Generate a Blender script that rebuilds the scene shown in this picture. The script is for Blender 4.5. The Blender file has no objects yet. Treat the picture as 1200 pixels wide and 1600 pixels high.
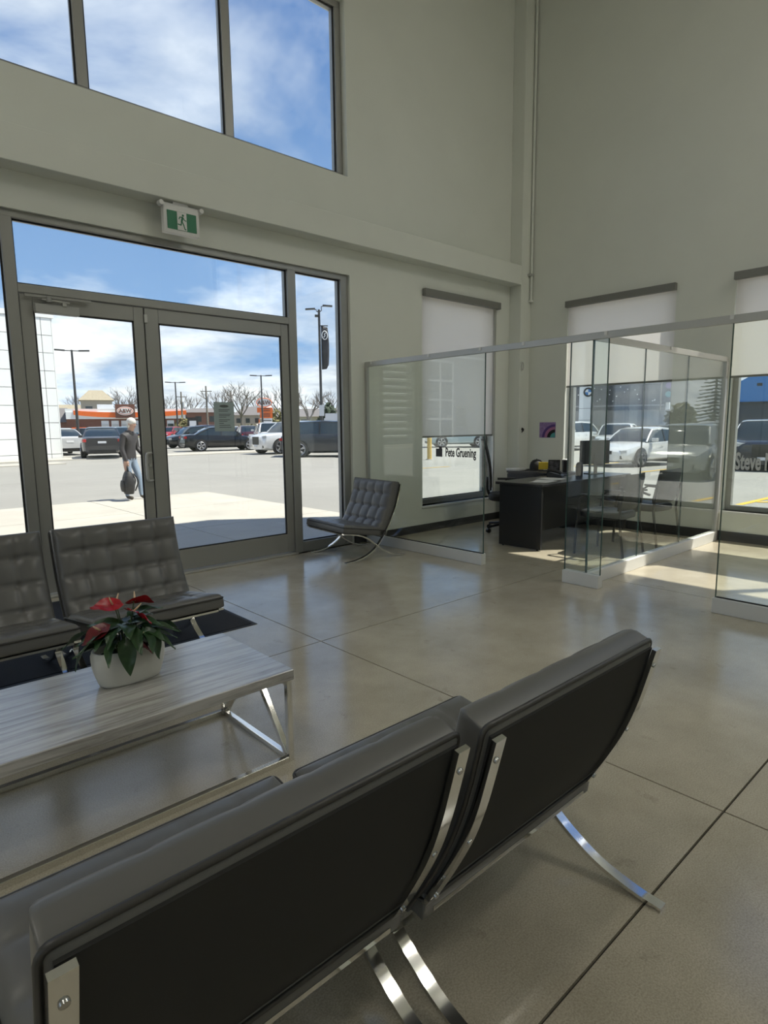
import bpy, bmesh, math, random
from mathutils import Vector, Matrix, Euler

random.seed(7)
PI = math.pi
SC = bpy.context.scene
COL = SC.collection

# ------------------------------------------------------------------ camera
CAM_H = 1.42
FPX, YAW, PITCH, ROLL = 953.74, 0.735861, 0.141626, -0.01137
_cy, _sy, _cp, _sp = math.cos(YAW), math.sin(YAW), math.cos(PITCH), math.sin(PITCH)
FWD = Vector((_sy * _cp, _cy * _cp, -_sp))
_rt = Vector((_cy, -_sy, 0))
_up = _rt.cross(FWD)
RIGHT = _rt * math.cos(ROLL) + _up * math.sin(ROLL)
UP = _up * math.cos(ROLL) - _rt * math.sin(ROLL)
cam_data = bpy.data.cameras.new('camera')
cam = bpy.data.objects.new('camera', cam_data)
COL.objects.link(cam)
m = Matrix((RIGHT, UP, -FWD)).transposed().to_4x4()
m.translation = Vector((0, 0, CAM_H))
cam.matrix_world = m
cam_data.sensor_fit = 'VERTICAL'
cam_data.sensor_height = 36.0
cam_data.lens = FPX / 1600 * 36.0
cam_data.clip_start = 0.05
cam_data.clip_end = 2000
SC.camera = cam

# ------------------------------------------------------------------ world
world = bpy.data.worlds.new('sky')
SC.world = world
world.use_nodes = True
nt = world.node_tree
nt.nodes.clear()


def wn(kind, **kw):
    n = nt.nodes.new(kind)
    for k, v in kw.items():
        setattr(n, k, v)
    return n


def wmath(op, a, b=None, clamp=False):
    n = wn('ShaderNodeMath', operation=op, use_clamp=clamp)
    for i, v in enumerate((a, b)):
        if v is None:
            continue
        if isinstance(v, (int, float)):
            n.inputs[i].default_value = v
        else:
            nt.links.new(v, n.inputs[i])
    return n.outputs[0]


tc = wn('ShaderNodeTexCoord')
sep = wn('ShaderNodeSeparateXYZ')
nt.links.new(tc.outputs['Generated'], sep.inputs[0])
zc = wmath('MAXIMUM', sep.outputs[2], 0.0)
den = wmath('ADD', zc, 0.22)
px = wmath('DIVIDE', sep.outputs[0], den)
py = wmath('DIVIDE', sep.outputs[1], den)
comb = wn('ShaderNodeCombineXYZ')
nt.links.new(px, comb.inputs[0])
nt.links.new(py, comb.inputs[1])
comb.inputs[2].default_value = 4.1
noi = wn('ShaderNodeTexNoise')
noi.inputs['Scale'].default_value = 1.25
noi.inputs['Detail'].default_value = 7
noi.inputs['Roughness'].default_value = 0.56
noi.inputs['Distortion'].default_value = 0.25
nt.links.new(comb.outputs[0], noi.inputs['Vector'])
# more cloud towards the horizon
hz = wmath('MULTIPLY', wmath('SUBTRACT', 0.20, zc), 1.0)
hz = wmath('MAXIMUM', hz, -0.04)
dens = wmath('ADD', noi.outputs['Fac'], hz)
ramp = wn('ShaderNodeValToRGB')
ramp.color_ramp.elements[0].position = 0.42
ramp.color_ramp.elements[0].color = (0, 0, 0, 1)
ramp.color_ramp.elements[1].position = 0.66
ramp.color_ramp.elements[1].color = (1, 1, 1, 1)
nt.links.new(dens, ramp.inputs[0])
blue = wn('ShaderNodeValToRGB')
blue.color_ramp.elements[0].position = 0.0
blue.color_ramp.elements[0].color = (0.14, 0.235, 0.37, 1)
blue.color_ramp.elements[1].position = 0.75
blue.color_ramp.elements[1].color = (0.024, 0.066, 0.195, 1)
nt.links.new(zc, blue.inputs[0])
noi2 = wn('ShaderNodeTexNoise')
noi2.inputs['Scale'].default_value = 2.6
noi2.inputs['Detail'].default_value = 6
noi2.inputs['Roughness'].default_value = 0.6
nt.links.new(comb.outputs[0], noi2.inputs['Vector'])
cc = wn('ShaderNodeValToRGB')
cc.color_ramp.elements[0].position = 0.34
cc.color_ramp.elements[0].color = (0.27, 0.305, 0.35, 1)
cc.color_ramp.elements[1].position = 0.62
cc.color_ramp.elements[1].color = (0.50, 0.525, 0.54, 1)
nt.links.new(noi2.outputs['Fac'], cc.inputs[0])
mx = wn('ShaderNodeMix', data_type='RGBA')
nt.links.new(ramp.outputs[0], mx.inputs[0])
nt.links.new(blue.outputs[0], mx.inputs[6])
nt.links.new(cc.outputs[0], mx.inputs[7])
bg = wn('ShaderNodeBackground')
bg.inputs[1].default_value = 1.62
nt.links.new(mx.outputs[2], bg.inputs[0])
wo = wn('ShaderNodeOutputWorld')
nt.links.new(bg.outputs[0], wo.inputs[0])

# ------------------------------------------------------------------ sun
sun_data = bpy.data.lights.new('sun', 'SUN')
sun_data.energy = 5.2
sun_data.angle = 0.009
sun_data.color = (1.0, 0.95, 0.84)
sun = bpy.data.objects.new('sun', sun_data)
COL.objects.link(sun)
SUN_DIR = Vector((-0.44, 0.32, -1.0)).normalized()
sun.rotation_euler = SUN_DIR.to_track_quat('-Z', 'Y').to_euler()
sun.location = (14, -8, 20)

# ------------------------------------------------------------------ exposure
SC.view_settings.view_transform = 'Standard'
SC.view_settings.look = 'None'
SC.view_settings.gamma = 1.0
SC.view_settings.use_curve_mapping = False
SC.view_settings.exposure = 0.74
SC.cycles.transparent_max_bounces = 32
SC.cycles.use_denoising = True

# ------------------------------------------------------------------ helpers


def ray(x, y):
    return FWD + RIGHT * ((x - 600) / FPX) - UP * ((y - 800) / FPX)


def spot(x, y, depth):
    """ground point below a sight line at a given distance"""
    p = Vector((0, 0, CAM_H)) + ray(x, y) * depth
    return Vector((p.x, p.y, 0))


def obj(name, me, mat=None, parent=None, smooth=None, bevel=0, bseg=2, loc=None, rot=None):
    o = bpy.data.objects.new(name, me)
    COL.objects.link(o)
    if mat is not None and not me.materials:
        me.materials.append(mat)
    if parent is not None:
        o.parent = parent
    if smooth is not None:
        me.polygons.foreach_set('use_smooth', [True] * len(me.polygons))
        if smooth < 180:
            me.set_sharp_from_angle(angle=math.radians(smooth))
    if bevel:
        md = o.modifiers.new('bevel', 'BEVEL')
        md.width = bevel
        md.segments = bseg
        md.limit_method = 'ANGLE'
        md.angle_limit = math.radians(40)
    if loc is not None:
        o.location = loc
    if rot is not None:
        o.rotation_euler = rot
    return o


def tag(o, label=None, cat=None, group=None, kind=None):
    if label:
        o['label'] = label
    if cat:
        o['category'] = cat
    if group:
        o['group'] = group
    if kind:
        o['kind'] = kind
    return o


def thing(name, label, cat, loc=(0, 0, 0), rz=0.0, group=None):
    o = bpy.data.objects.new(name, None)
    COL.objects.link(o)
    o.empty_display_size = 0.1
    o.location = loc
    o.rotation_euler = (0, 0, rz)
    return tag(o, label, cat, group)


def copy_tree(o, parent=None):
    c = o.copy()
    COL.objects.link(c)
    if parent is not None:
        c.parent = parent
    for ch in list(o.children):
        copy_tree(ch, c)
    return c


class B:
    """collects shapes for one mesh"""

    def __init__(self):
        self.v = []
        self.f = []

    def add(self, vs, fs):
        k = len(self.v)
        self.v += [tuple(p) for p in vs]
        self.f += [tuple(i + k for i in f) for f in fs]
        return self

    def box(self, x0, x1, y0, y1, z0, z1):
        vs = [(x, y, z) for z in (z0, z1) for y in (y0, y1) for x in (x0, x1)]
        return self.add(vs, [(0, 2, 3, 1), (4, 5, 7, 6), (0, 1, 5, 4), (1, 3, 7, 5), (3, 2, 6, 7), (2, 0, 4, 6)])

    def obox(self, c, s, rot=(0, 0, 0)):
        R = Euler(rot).to_matrix()
        c = Vector(c)
        vs = [c + R @ Vector((x * s[0] / 2, y * s[1] / 2, z * s[2] / 2)) for z in (-1, 1) for y in (-1, 1) for x in (-1, 1)]
        return self.add(vs, [(0, 2, 3, 1), (4, 5, 7, 6), (0, 1, 5, 4), (1, 3, 7, 5), (3, 2, 6, 7), (2, 0, 4, 6)])

    def cyl(self, p0, p1, r0, r1=None, n=12, caps=True):
        r1 = r0 if r1 is None else r1
        p0, p1 = Vector(p0), Vector(p1)
        d = (p1 - p0).normalized()
        a = d.orthogonal().normalized()
        b = d.cross(a)
        vs, fs = [], []
        for p, r in ((p0, r0), (p1, r1)):
            for i in range(n):
                t = 2 * PI * i / n
                vs.append(p + (a * math.cos(t) + b * math.sin(t)) * r)
        for i in range(n):
            j = (i + 1) % n
            fs.append((i, j, n + j, n + i))
        if caps:
            fs.append(tuple(reversed(range(n))))
            fs.append(tuple(range(n, 2 * n)))
        return self.add(vs, fs)

    def tube(self, path, r, n=8, closed=False, caps=True):
        pts = [Vector(p) for p in path]
        m_ = len(pts)
        rr = r if isinstance(r, (list, tuple)) else [r] * m_
        vs, fs = [], []
        ref = None
        for i, p in enumerate(pts):
            if closed:
                d = (pts[(i + 1) % m_] - pts[i - 1]).normalized()
            else:
                d = (pts[min(i + 1, m_ - 1)] - pts[max(i - 1, 0)]).normalized()
            a = d.orthogonal().normalized() if ref is None else (ref - d * ref.dot(d)).normalized()
            ref = a
            b = d.cross(a)
            for k in range(n):
                t = 2 * PI * k / n
                vs.append(p + (a * math.cos(t) + b * math.sin(t)) * rr[i])
        rng = m_ if closed else m_ - 1
        for i in range(rng):
            j = (i + 1) % m_
            for k in range(n):
                l = (k + 1) % n
                fs.append((i * n + k, i * n + l, j * n + l, j * n + k))
        if caps and not closed:
            fs.append(tuple(reversed(range(n))))
            fs.append(tuple(range((m_ - 1) * n, m_ * n)))
        return self.add(vs, fs)

    def flatbar(self, path, wdir, w, t):
        """flat bar swept along path; w across wdir, t thick"""
        pts = [Vector(p) for p in path]
        wd = Vector(wdir).normalized()
        m_ = len(pts)
        vs, fs = [], []
        for i, p in enumerate(pts):
            d = (pts[min(i + 1, m_ - 1)] - pts[max(i - 1, 0)]).normalized()
            nn = d.cross(wd).normalized()
            for a, b in ((-1, -1), (1, -1), (1, 1), (-1, 1)):
                vs.append(p + wd * (a * w / 2) + nn * (b * t / 2))
        for i in range(m_ - 1):
            for k in range(4):
                l = (k + 1) % 4
                fs.append((i * 4 + k, i * 4 + l, i * 4 + 4 + l, i * 4 + 4 + k))
        fs.append((3, 2, 1, 0))
        e = (m_ - 1) * 4
        fs.append((e, e + 1, e + 2, e + 3))
        return self.add(vs, fs)

    def prism(self, poly, h0, h1, fn):
        """poly 2D, extruded h0..h1; fn(u,v,h)->xyz"""
        n = len(poly)
        vs = [fn(u, v, h0) for u, v in poly] + [fn(u, v, h1) for u, v in poly]
        fs = [tuple(reversed(range(n))), tuple(range(n, 2 * n))]
        for i in range(n):
            j = (i + 1) % n
            fs.append((i, j, n + j, n + i))
        return self.add(vs, fs)

    def rings(self, rings, cap0=True, cap1=True, closed=True):
        n = len(rings[0])
        vs = [p for r in rings for p in r]
        fs = []
        for i in range(len(rings) - 1):
            for k in range(n if closed else n - 1):
                l = (k + 1) % n
                fs.append((i * n + k, i * n + l, (i + 1) * n + l, (i + 1) * n + k))
        if cap0:
            fs.append(tuple(reversed(range(n))))
        if cap1:
            fs.append(tuple(range((len(rings) - 1) * n, len(rings) * n)))
        return self.add(vs, fs)

    def lathe(self, prof, c=(0, 0, 0), n=20, sx=1, sy=1):
        rs = []
        for r, z in prof:
            rs.append([(c[0] + r * sx * math.cos(2 * PI * k / n), c[1] + r * sy * math.sin(2 * PI * k / n), c[2] + z) for k in range(n)])
        return self.rings(rs)

    def ball(self, c, r, n=10, m_=7, s=(1, 1, 1)):
        prof = [(r * math.sin(PI * i / m_), -r * math.cos(PI * i / m_)) for i in range(m_ + 1)]
        prof[0] = (r * 0.02, -r)
        prof[-1] = (r * 0.02, r)
        rs = [[(c[0] + a * s[0] * math.cos(2 * PI * k / n), c[1] + a * s[1] * math.sin(2 * PI * k / n), c[2] + z * s[2]) for k in range(n)] for a, z in prof]
        return self.rings(rs)

    def mesh(self, name):
        me = bpy.data.meshes.new(name)
        me.from_pydata(self.v, [], self.f)
        bm = bmesh.new()
        bm.from_mesh(me)
        bmesh.ops.recalc_face_normals(bm, faces=bm.faces)
        bm.to_mesh(me)
        bm.free()
        return me

    def build(self, name, mat, parent=None, **kw):
        return obj(name, self.mesh(name), mat, parent, **kw)


def bez(pts, n=24):
    """smooth Catmull-Rom through points"""
    P = [Vector(p) for p in pts]
    P = [P[0] * 2 - P[1]] + P + [P[-1] * 2 - P[-2]]
    out = []
    seg = len(P) - 3
    for i in range(seg):
        k = max(2, n // seg)
        for j in range(k):
            t = j / k
            a, b, c, d = P[i], P[i + 1], P[i + 2], P[i + 3]
            out.append(0.5 * ((2 * b) + (c - a) * t + (2 * a - 5 * b + 4 * c - d) * t * t + (3 * b - a - 3 * c + d) * t ** 3))
    out.append(P[-2])
    return out


def text_mesh(txt, size, fn, depth=0.001, bold=0.0, squeeze=1.0):
    """flat lettering; fn(u,v,h)->xyz with u right, v up; centred"""
    cu = bpy.data.curves.new('lettering', 'FONT')
    cu.body = txt
    cu.size = size
    cu.align_x = 'CENTER'
    cu.align_y = 'CENTER'
    cu.offset = bold
    cu.extrude = depth
    cu.resolution_u = 3
    o = bpy.data.objects.new('lettering', cu)
    COL.objects.link(o)
    dg = bpy.context.evaluated_depsgraph_get()
    me = bpy.data.meshes.new_from_object(o.evaluated_get(dg))
    bpy.data.objects.remove(o)
    bpy.data.curves.remove(cu)
    for v in me.vertices:
        v.co = Vector(fn(v.co.x * squeeze, v.co.y, v.co.z))
    me.materials.clear()
    return me


# ------------------------------------------------------------------ materials


def mat(name, col, rough=0.5, metal=0.0, spec=0.5, emit=None, est=0.0, noise=None, bump=None, coat=0.0, rnoise=None):
    """noise=(scale, amount, detail[, stretch xyz]) multiplies the colour; bump=(scale, strength, dist)"""
    ma = bpy.data.materials.new(name)
    ma.use_nodes = True
    t = ma.node_tree
    p = t.nodes['Principled BSDF']
    p.inputs['Base Color'].default_value = (*col, 1)
    p.inputs['Roughness'].default_value = rough
    p.inputs['Metallic'].default_value = metal
    p.inputs['Specular IOR Level'].default_value = spec
    p.inputs['Coat Weight'].default_value = coat
    if emit:
        p.inputs['Emission Color'].default_value = (*emit, 1)
        p.inputs['Emission Strength'].default_value = est
    if noise or bump or rnoise:
        co = t.nodes.new('ShaderNodeTexCoord')
    if noise:
        mp = t.nodes.new('ShaderNodeMapping')
        mp.inputs['Scale'].default_value = noise[3] if len(noise) > 3 else (1, 1, 1)
        t.links.new(co.outputs['Object'], mp.inputs[0])
        n = t.nodes.new('ShaderNodeTexNoise')
        n.inputs['Scale'].default_value = noise[0]
        n.inputs['Detail'].default_value = noise[2]
        n.inputs['Roughness'].default_value = 0.62
        t.links.new(mp.outputs[0], n.inputs['Vector'])
        r = t.nodes.new('ShaderNodeValToRGB')
        a = noise[1]
        r.color_ramp.elements[0].position = 0.3
        r.color_ramp.elements[1].position = 0.7
        r.color_ramp.elements[0].color = (*[c * (1 - a) for c in col], 1)
        r.color_ramp.elements[1].color = (*[min(1, c * (1 + a)) for c in col], 1)
        t.links.new(n.outputs['Fac'], r.inputs[0])
        t.links.new(r.outputs[0], p.inputs['Base Color'])
    if rnoise:
        n = t.nodes.new('ShaderNodeTexNoise')
        n.inputs['Scale'].default_value = rnoise[0]
        n.inputs['Detail'].default_value = 5
        t.links.new(co.outputs['Object'], n.inputs['Vector'])
        mr = t.nodes.new('ShaderNodeMapRange')
        mr.interpolation_type = 'SMOOTHSTEP'
        mr.inputs[1].default_value = 0.25
        mr.inputs[2].default_value = 0.8
        mr.inputs[3].default_value = rnoise[1]
        mr.inputs[4].default_value = rnoise[2]
        t.links.new(n.outputs['Fac'], mr.inputs[0])
        t.links.new(mr.outputs[0], p.inputs['Roughness'])
    if bump:
        n = t.nodes.new('ShaderNodeTexNoise')
        n.inputs['Scale'].default_value = bump[0]
        n.inputs['Detail'].default_value = 4
        t.links.new(co.outputs['Object'], n.inputs['Vector'])
        b = t.nodes.new('ShaderNodeBump')
        b.inputs['Strength'].default_value = bump[1]
        b.inputs['Distance'].default_value = bump[2]
        t.links.new(n.outputs['Fac'], b.inputs['Height'])
        t.links.new(b.outputs[0], p.inputs['Normal'])
    return ma


def glass_mat(name, tint, ior=1.5, gl=(1, 1, 1)):
    ma = bpy.data.materials.new(name)
    ma.use_nodes = True
    t = ma.node_tree
    t.nodes.clear()
    lw = t.nodes.new('ShaderNodeLayerWeight')
    lw.inputs[0].default_value = 0.5
    pw = t.nodes.new('ShaderNodeMath')
    pw.operation = 'POWER'
    pw.inputs[1].default_value = 5.0
    t.links.new(lw.outputs['Facing'], pw.inputs[0])
    fr = t.nodes.new('ShaderNodeMath')
    fr.operation = 'MULTIPLY_ADD'
    f0 = ((ior - 1) / (ior + 1)) ** 2
    fr.inputs[1].default_value = 1 - f0
    fr.inputs[2].default_value = f0
    t.links.new(pw.outputs[0], fr.inputs[0])
    tr = t.nodes.new('ShaderNodeBsdfTransparent')
    tr.inputs[0].default_value = (*tint, 1)
    g = t.nodes.new('ShaderNodeBsdfGlossy')
    g.inputs['Color'].default_value = (*gl, 1)
    g.inputs['Roughness'].default_value = 0.0
    mi = t.nodes.new('ShaderNodeMixShader')
    o = t.nodes.new('ShaderNodeOutputMaterial')
    t.links.new(fr.outputs[0], mi.inputs[0])
    t.links.new(tr.outputs[0], mi.inputs[1])
    t.links.new(g.outputs[0], mi.inputs[2])
    t.links.new(mi.outputs[0], o.inputs[0])
    return ma


def shade_mat(name, col, transl, clear):
    ma = bpy.data.materials.new(name)
    ma.use_nodes = True
    t = ma.node_tree
    t.nodes.clear()
    d = t.nodes.new('ShaderNodeBsdfDiffuse')
    d.inputs[0].default_value = (*col, 1)
    l = t.nodes.new('ShaderNodeBsdfTranslucent')
    l.inputs[0].default_value = (*transl, 1)
    a = t.nodes.new('ShaderNodeAddShader')
    tr = t.nodes.new('ShaderNodeBsdfTransparent')
    mi = t.nodes.new('ShaderNodeMixShader')
    mi.inputs[0].default_value = clear
    o = t.nodes.new('ShaderNodeOutputMaterial')
    t.links.new(d.outputs[0], a.inputs[0])
    t.links.new(l.outputs[0], a.inputs[1])
    t.links.new(a.outputs[0], mi.inputs[1])
    t.links.new(tr.outputs[0], mi.inputs[2])
    t.links.new(mi.outputs[0], o.inputs[0])
    return ma


def wood_mat(name, c0, c1):
    ma = bpy.data.materials.new(name)
    ma.use_nodes = True
    t = ma.node_tree
    p = t.nodes['Principled BSDF']
    p.inputs['Roughness'].default_value = 0.26
    p.inputs['Specular IOR Level'].default_value = 0.7
    p.inputs['Coat Weight'].default_value = 0.7
    p.inputs['Coat Roughness'].default_value = 0.18
    co = t.nodes.new('ShaderNodeTexCoord')
    mp = t.nodes.new('ShaderNodeMapping')
    mp.inputs['Scale'].default_value = (1.1, 16, 16)
    t.links.new(co.outputs['Object'], mp.inputs[0])
    n = t.nodes.new('ShaderNodeTexNoise')
    n.inputs['Scale'].default_value = 2.2
    n.inputs['Detail'].default_value = 9
    n.inputs['Roughness'].default_value = 0.68
    n.inputs['Distortion'].default_value = 0.35
    t.links.new(mp.outputs[0], n.inputs['Vector'])
    r = t.nodes.new('ShaderNodeValToRGB')
    r.color_ramp.elements[0].position = 0.36
    r.color_ramp.elements[1].position = 0.58
    r.color_ramp.elements[0].color = (*c0, 1)
    r.color_ramp.elements[1].color = (*c1, 1)
    t.links.new(n.outputs['Fac'], r.inputs[0])
    t.links.new(r.outputs[0], p.inputs['Base Color'])
    return ma


def floor_mat(name):
    """polished concrete: soft mottling, fine aggregate specks, uneven polish"""
    ma = mat(name, (0.535, 0.48, 0.375), 0.2, spec=0.85, rnoise=(1.3, 0.11, 0.24), bump=(90, 0.08, 0.002))
    t = ma.node_tree
    p = t.nodes['Principled BSDF']
    co = t.nodes.new('ShaderNodeTexCoord')

    def ramp(scale, detail, p0, p1, c0, c1):
        n = t.nodes.new('ShaderNodeTexNoise')
        n.inputs['Scale'].default_value = scale
        n.inputs['Detail'].default_value = detail
        n.inputs['Roughness'].default_value = 0.65
        t.links.new(co.outputs['Object'], n.inputs['Vector'])
        r = t.nodes.new('ShaderNodeValToRGB')
        r.color_ramp.elements[0].position, r.color_ramp.elements[1].position = p0, p1
        r.color_ramp.elements[0].color, r.color_ramp.elements[1].color = (*c0, 1), (*c1, 1)
        t.links.new(n.outputs['Fac'], r.inputs[0])
        return r.outputs[0]

    def mul(a, b):
        m_ = t.nodes.new('ShaderNodeMix')
        m_.data_type, m_.blend_type = 'RGBA', 'MULTIPLY'
        m_.inputs[0].default_value = 1.0
        t.links.new(a, m_.inputs[6])
        t.links.new(b, m_.inputs[7])
        return m_.outputs[2]
    base = ramp(2.2, 10, 0.30, 0.70, (0.455, 0.405, 0.310), (0.615, 0.555, 0.440))
    speck = ramp(190, 2, 0.34, 0.62, (0.74, 0.73, 0.71), (1.0, 1.0, 1.0))
    stain = ramp(7.0, 8, 0.30, 0.38, (0.78, 0.77, 0.76), (1.0, 1.0, 1.0))
    t.links.new(mul(mul(base, speck), stain), p.inputs['Base Color'])
    return ma


M = {}
M['wall'] = mat('painted wall', (0.725, 0.745, 0.685), 0.62, noise=(1.4, 0.02, 3))
M['wall_out'] = mat('outside cladding', (0.55, 0.55, 0.53), 0.6)
M['ceiling'] = mat('ceiling paint', (0.72, 0.72, 0.66), 0.8)
M['concrete_floor'] = floor_mat('polished concrete')
M['joint'] = mat('saw cut joint', (0.03, 0.027, 0.022), 0.9)
M['alu'] = mat('grey anodised aluminium', (0.34, 0.34, 0.32), 0.42, 0.5)
M['alu_dark'] = mat('dark gasket', (0.02, 0.02, 0.02), 0.7)
M['alu_light'] = mat('satin aluminium', (0.52, 0.52, 0.50), 0.38, 0.6)
M['curb'] = mat('pale aluminium curb', (0.70, 0.70, 0.68), 0.4, 0.0)
M['glass'] = glass_mat('window glass', (0.955, 0.965, 0.96))
M['partition_glass'] = glass_mat('greenish partition glass', (0.94, 0.965, 0.95), 1.52)
M['glass_edge'] = mat('green glass edge', (0.035, 0.075, 0.065), 0.15)
M['shade'] = shade_mat('sunscreen fabric', (0.42, 0.41, 0.39), (0.50, 0.49, 0.48), 0.12)
M['shade_bar'] = mat('shade cassette', (0.20, 0.20, 0.185), 0.5)
M['baseboard'] = mat('charcoal rubber base', (0.035, 0.035, 0.036), 0.6)
M['white'] = mat('white plastic', (0.72, 0.72, 0.70), 0.45)
M['green'] = mat('exit green', (0.010, 0.17, 0.075), 0.4)
M['leather'] = mat('grey brown leather', (0.130, 0.128, 0.122), 0.34, spec=0.5, bump=(420, 0.12, 0.001))
M['leather_edge'] = mat('leather piping', (0.045, 0.043, 0.040), 0.4)
M['back_cloth'] = mat('black backing cloth', (0.022, 0.022, 0.021), 0.8)
M['chrome'] = mat('chrome steel', (0.80, 0.80, 0.79), 0.08, 1.0)
M['alu_mid'] = mat('painted closer case', (0.42, 0.42, 0.40), 0.5)
M['steel_dull'] = mat('brushed steel', (0.50, 0.50, 0.49), 0.25, 1.0)
M['wood'] = wood_mat('grey oak', (0.27, 0.255, 0.235), (0.56, 0.545, 0.52))
M['ceramic'] = mat('white woven ceramic', (0.70, 0.69, 0.63), 0.55)
M['soil'] = mat('potting soil', (0.012, 0.010, 0.008), 0.95)
M['leaf'] = mat('anthurium leaf', (0.026, 0.066, 0.022), 0.35, noise=(14, 0.4, 3))
M['stem'] = mat('plant stem', (0.07, 0.11, 0.035), 0.5)
M['spathe'] = mat('red spathe', (0.36, 0.012, 0.022), 0.25, noise=(30, 0.2, 2))
M['spathe_dark'] = mat('dark red spathe', (0.13, 0.010, 0.014), 0.3, noise=(30, 0.2, 2))
M['spadix'] = mat('spadix', (0.75, 0.55, 0.35), 0.6)
M['mat_pile'] = mat('charcoal entrance mat', (0.016, 0.016, 0.018), 0.95, noise=(160, 0.5, 2), bump=(240, 0.6, 0.004))
M['rubber'] = mat('black rubber', (0.02, 0.02, 0.02), 0.7)
M['desk'] = mat('black laminate', (0.020, 0.020, 0.021), 0.28)
M['black'] = mat('black plastic', (0.012, 0.012, 0.013), 0.42)
M['vinyl'] = mat('black vinyl', (0.014, 0.014, 0.015), 0.5)
M['mesh_black'] = mat('black mesh', (0.015, 0.015, 0.016), 0.7)
M['paper'] = mat('paper', (0.70, 0.70, 0.68), 0.8)
M['yellow_card'] = mat('yellow card', (0.70, 0.52, 0.05), 0.7)
M['screen'] = mat('dark screen', (0.02, 0.022, 0.025), 0.15)
M['lamp'] = mat('lamp diffuser', (0.9, 0.9, 0.88), 0.5, emit=(1.0, 0.97, 0.88), est=19.0)
M['frost'] = mat('frosted vinyl lettering', (0.62, 0.64, 0.62), 0.6)
M['ink'] = mat('dark vinyl lettering', (0.05, 0.05, 0.05), 0.6)
M['notice'] = shade_mat('grey notice film', (0.25, 0.27, 0.25), (0.30, 0.33, 0.31), 0.0)
M['notice_line'] = mat('notice print', (0.13, 0.14, 0.13), 0.6)

# ================================================================== STRUCTURE
XW, YW = 7.86, 5.62          # inner faces of the right and the front wall
XO, YO = 8.12, 5.90          # outer faces
XL, YB = -7.0, -7.0
ZR = 8.8


def struct(o, label, cat='structure'):
    o['kind'] = 'structure'
    o['label'] = label
    o['category'] = cat
    return o


def wall_with_holes(name, u0, u1, z0, z1, holes, to_box, mat_, label):
    """rectangular wall cut by rectangular holes (u0,u1,z0,z1) into boxes"""
    b = B()
    us = sorted({u0, u1, *[h[0] for h in holes], *[h[1] for h in holes]})
    for a, c in zip(us, us[1:]):
        mid = (a + c) / 2
        spans = sorted((h[2], h[3]) for h in holes if h[0] < mid < h[1])
        z = z0
        for s, e in spans:
            if s > z:
                b.box(*to_box(a, c, z, s))
            z = max(z, e)
        if z < z1:
            b.box(*to_box(a, c, z, z1))
    o = b.build(name, mat_)
    return struct(o, label, 'wall')


holes_front = [(-1.6, 4.6, 0, 3.11), (-2.1, 4.6, 4.16, 5.95), (5.78, 7.31, 0.345, 3.10)]
wall_with_holes('wall_front', XL, XO, -0.3, ZR, holes_front, lambda a, c, z, s: (a, c, YW, YO, z, s), M['wall'],
                'tall pale painted wall with glazed entrance and clerestory window')
holes_right = [(3.32, 4.81, 0.36, 3.08), (1.17, 2.66, 0.36, 3.08), (-1.0, 0.5, 0.36, 3.08), (-4.0, 2.35, 4.16, 6.0)]
wall_with_holes('wall_right', YB, YW, -0.3, ZR, holes_right, lambda a, c, z, s: (XW, XO, a, c, z, s), M['wall'],
                'tall pale painted wall with shaded windows behind the glass offices')
holes_left = [(-4.5, 3.5, 0.4, 3.1)]
wall_with_holes('wall_left', YB, YW, -0.3, ZR, holes_left, lambda a, c, z, s: (XL - 0.25, XL, a, c, z, s), M['wall'],
                'pale painted side wall of the showroom')
struct(B().box(XL - 0.25, XO, YB - 0.25, YB, -0.3, ZR).build('wall_back', M['wall']), 'pale painted rear wall of the showroom', 'wall')
struct(B().box(XL - 0.25, XO, YB - 0.25, YO, 7.9, 8.2).build('ceiling', M['ceiling']), 'high pale showroom ceiling', 'ceiling')

# floor: dark base showing in the saw cuts, slabs as pieces
fl = struct(B().box(XL, XO - 0.05, YB, YO - 0.02, -0.12, -0.012).build('floor', M['joint']), 'polished brown grey concrete floor with saw cut joints', 'floor')
gx = [XL, -6.30, -3.43, -0.565, 2.30, 5.17, XO - 0.26]
gy = [YB, -6.76, -4.27, -1.785, 0.70, 3.18, YW + 0.24]
J = 0.004
for i in range(len(gx) - 1):
    for j in range(len(gy) - 1):
        B().box(gx[i] + J, gx[i + 1] - J, gy[j] + J, gy[j + 1] - J, -0.011, 0.0).build('slab', M['concrete_floor'], fl)

# beam and corner column
struct(B().box(XL, 7.62, 5.42, YW, 3.39, 3.655).build('trim_1', M['wall'], bevel=0.006), 'boxed pale beam running along the front wall over the doors', 'beam')
struct(B().box(7.62, XW, 5.42, YW, 0, 7.9).build('trim_2', M['wall'], bevel=0.006), 'boxed pale column in the corner of the two walls', 'column')
# baseboards
struct(B().box(4.60, 7.62, YW - 0.012, YW, 0, 0.10).box(7.608, 7.62, 5.408, YW - 0.012, 0, 0.10).box(7.62, XW, 5.408, 5.42, 0, 0.10).build('baseboard_front', M['baseboard']), 'charcoal rubber baseboard under the front office window', 'baseboard')
bb = struct(B().box(XW - 0.012, XW, YB, 5.408, 0, 0.115).build('baseboard_right', M['baseboard']), 'charcoal rubber baseboard along the right wall', 'baseboard')

# ------------------------------------------------ entrance glazing
FY0, FY1, GY = 5.655, 5.775, 5.715


def bar(name, x0, x1, z0, z1, parent, y0=FY0, y1=FY1, m_='alu'):
    return B().box(x0, x1, y0, y1, z0, z1).build(name, M[m_], parent, bevel=0.004, bseg=1)


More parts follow.
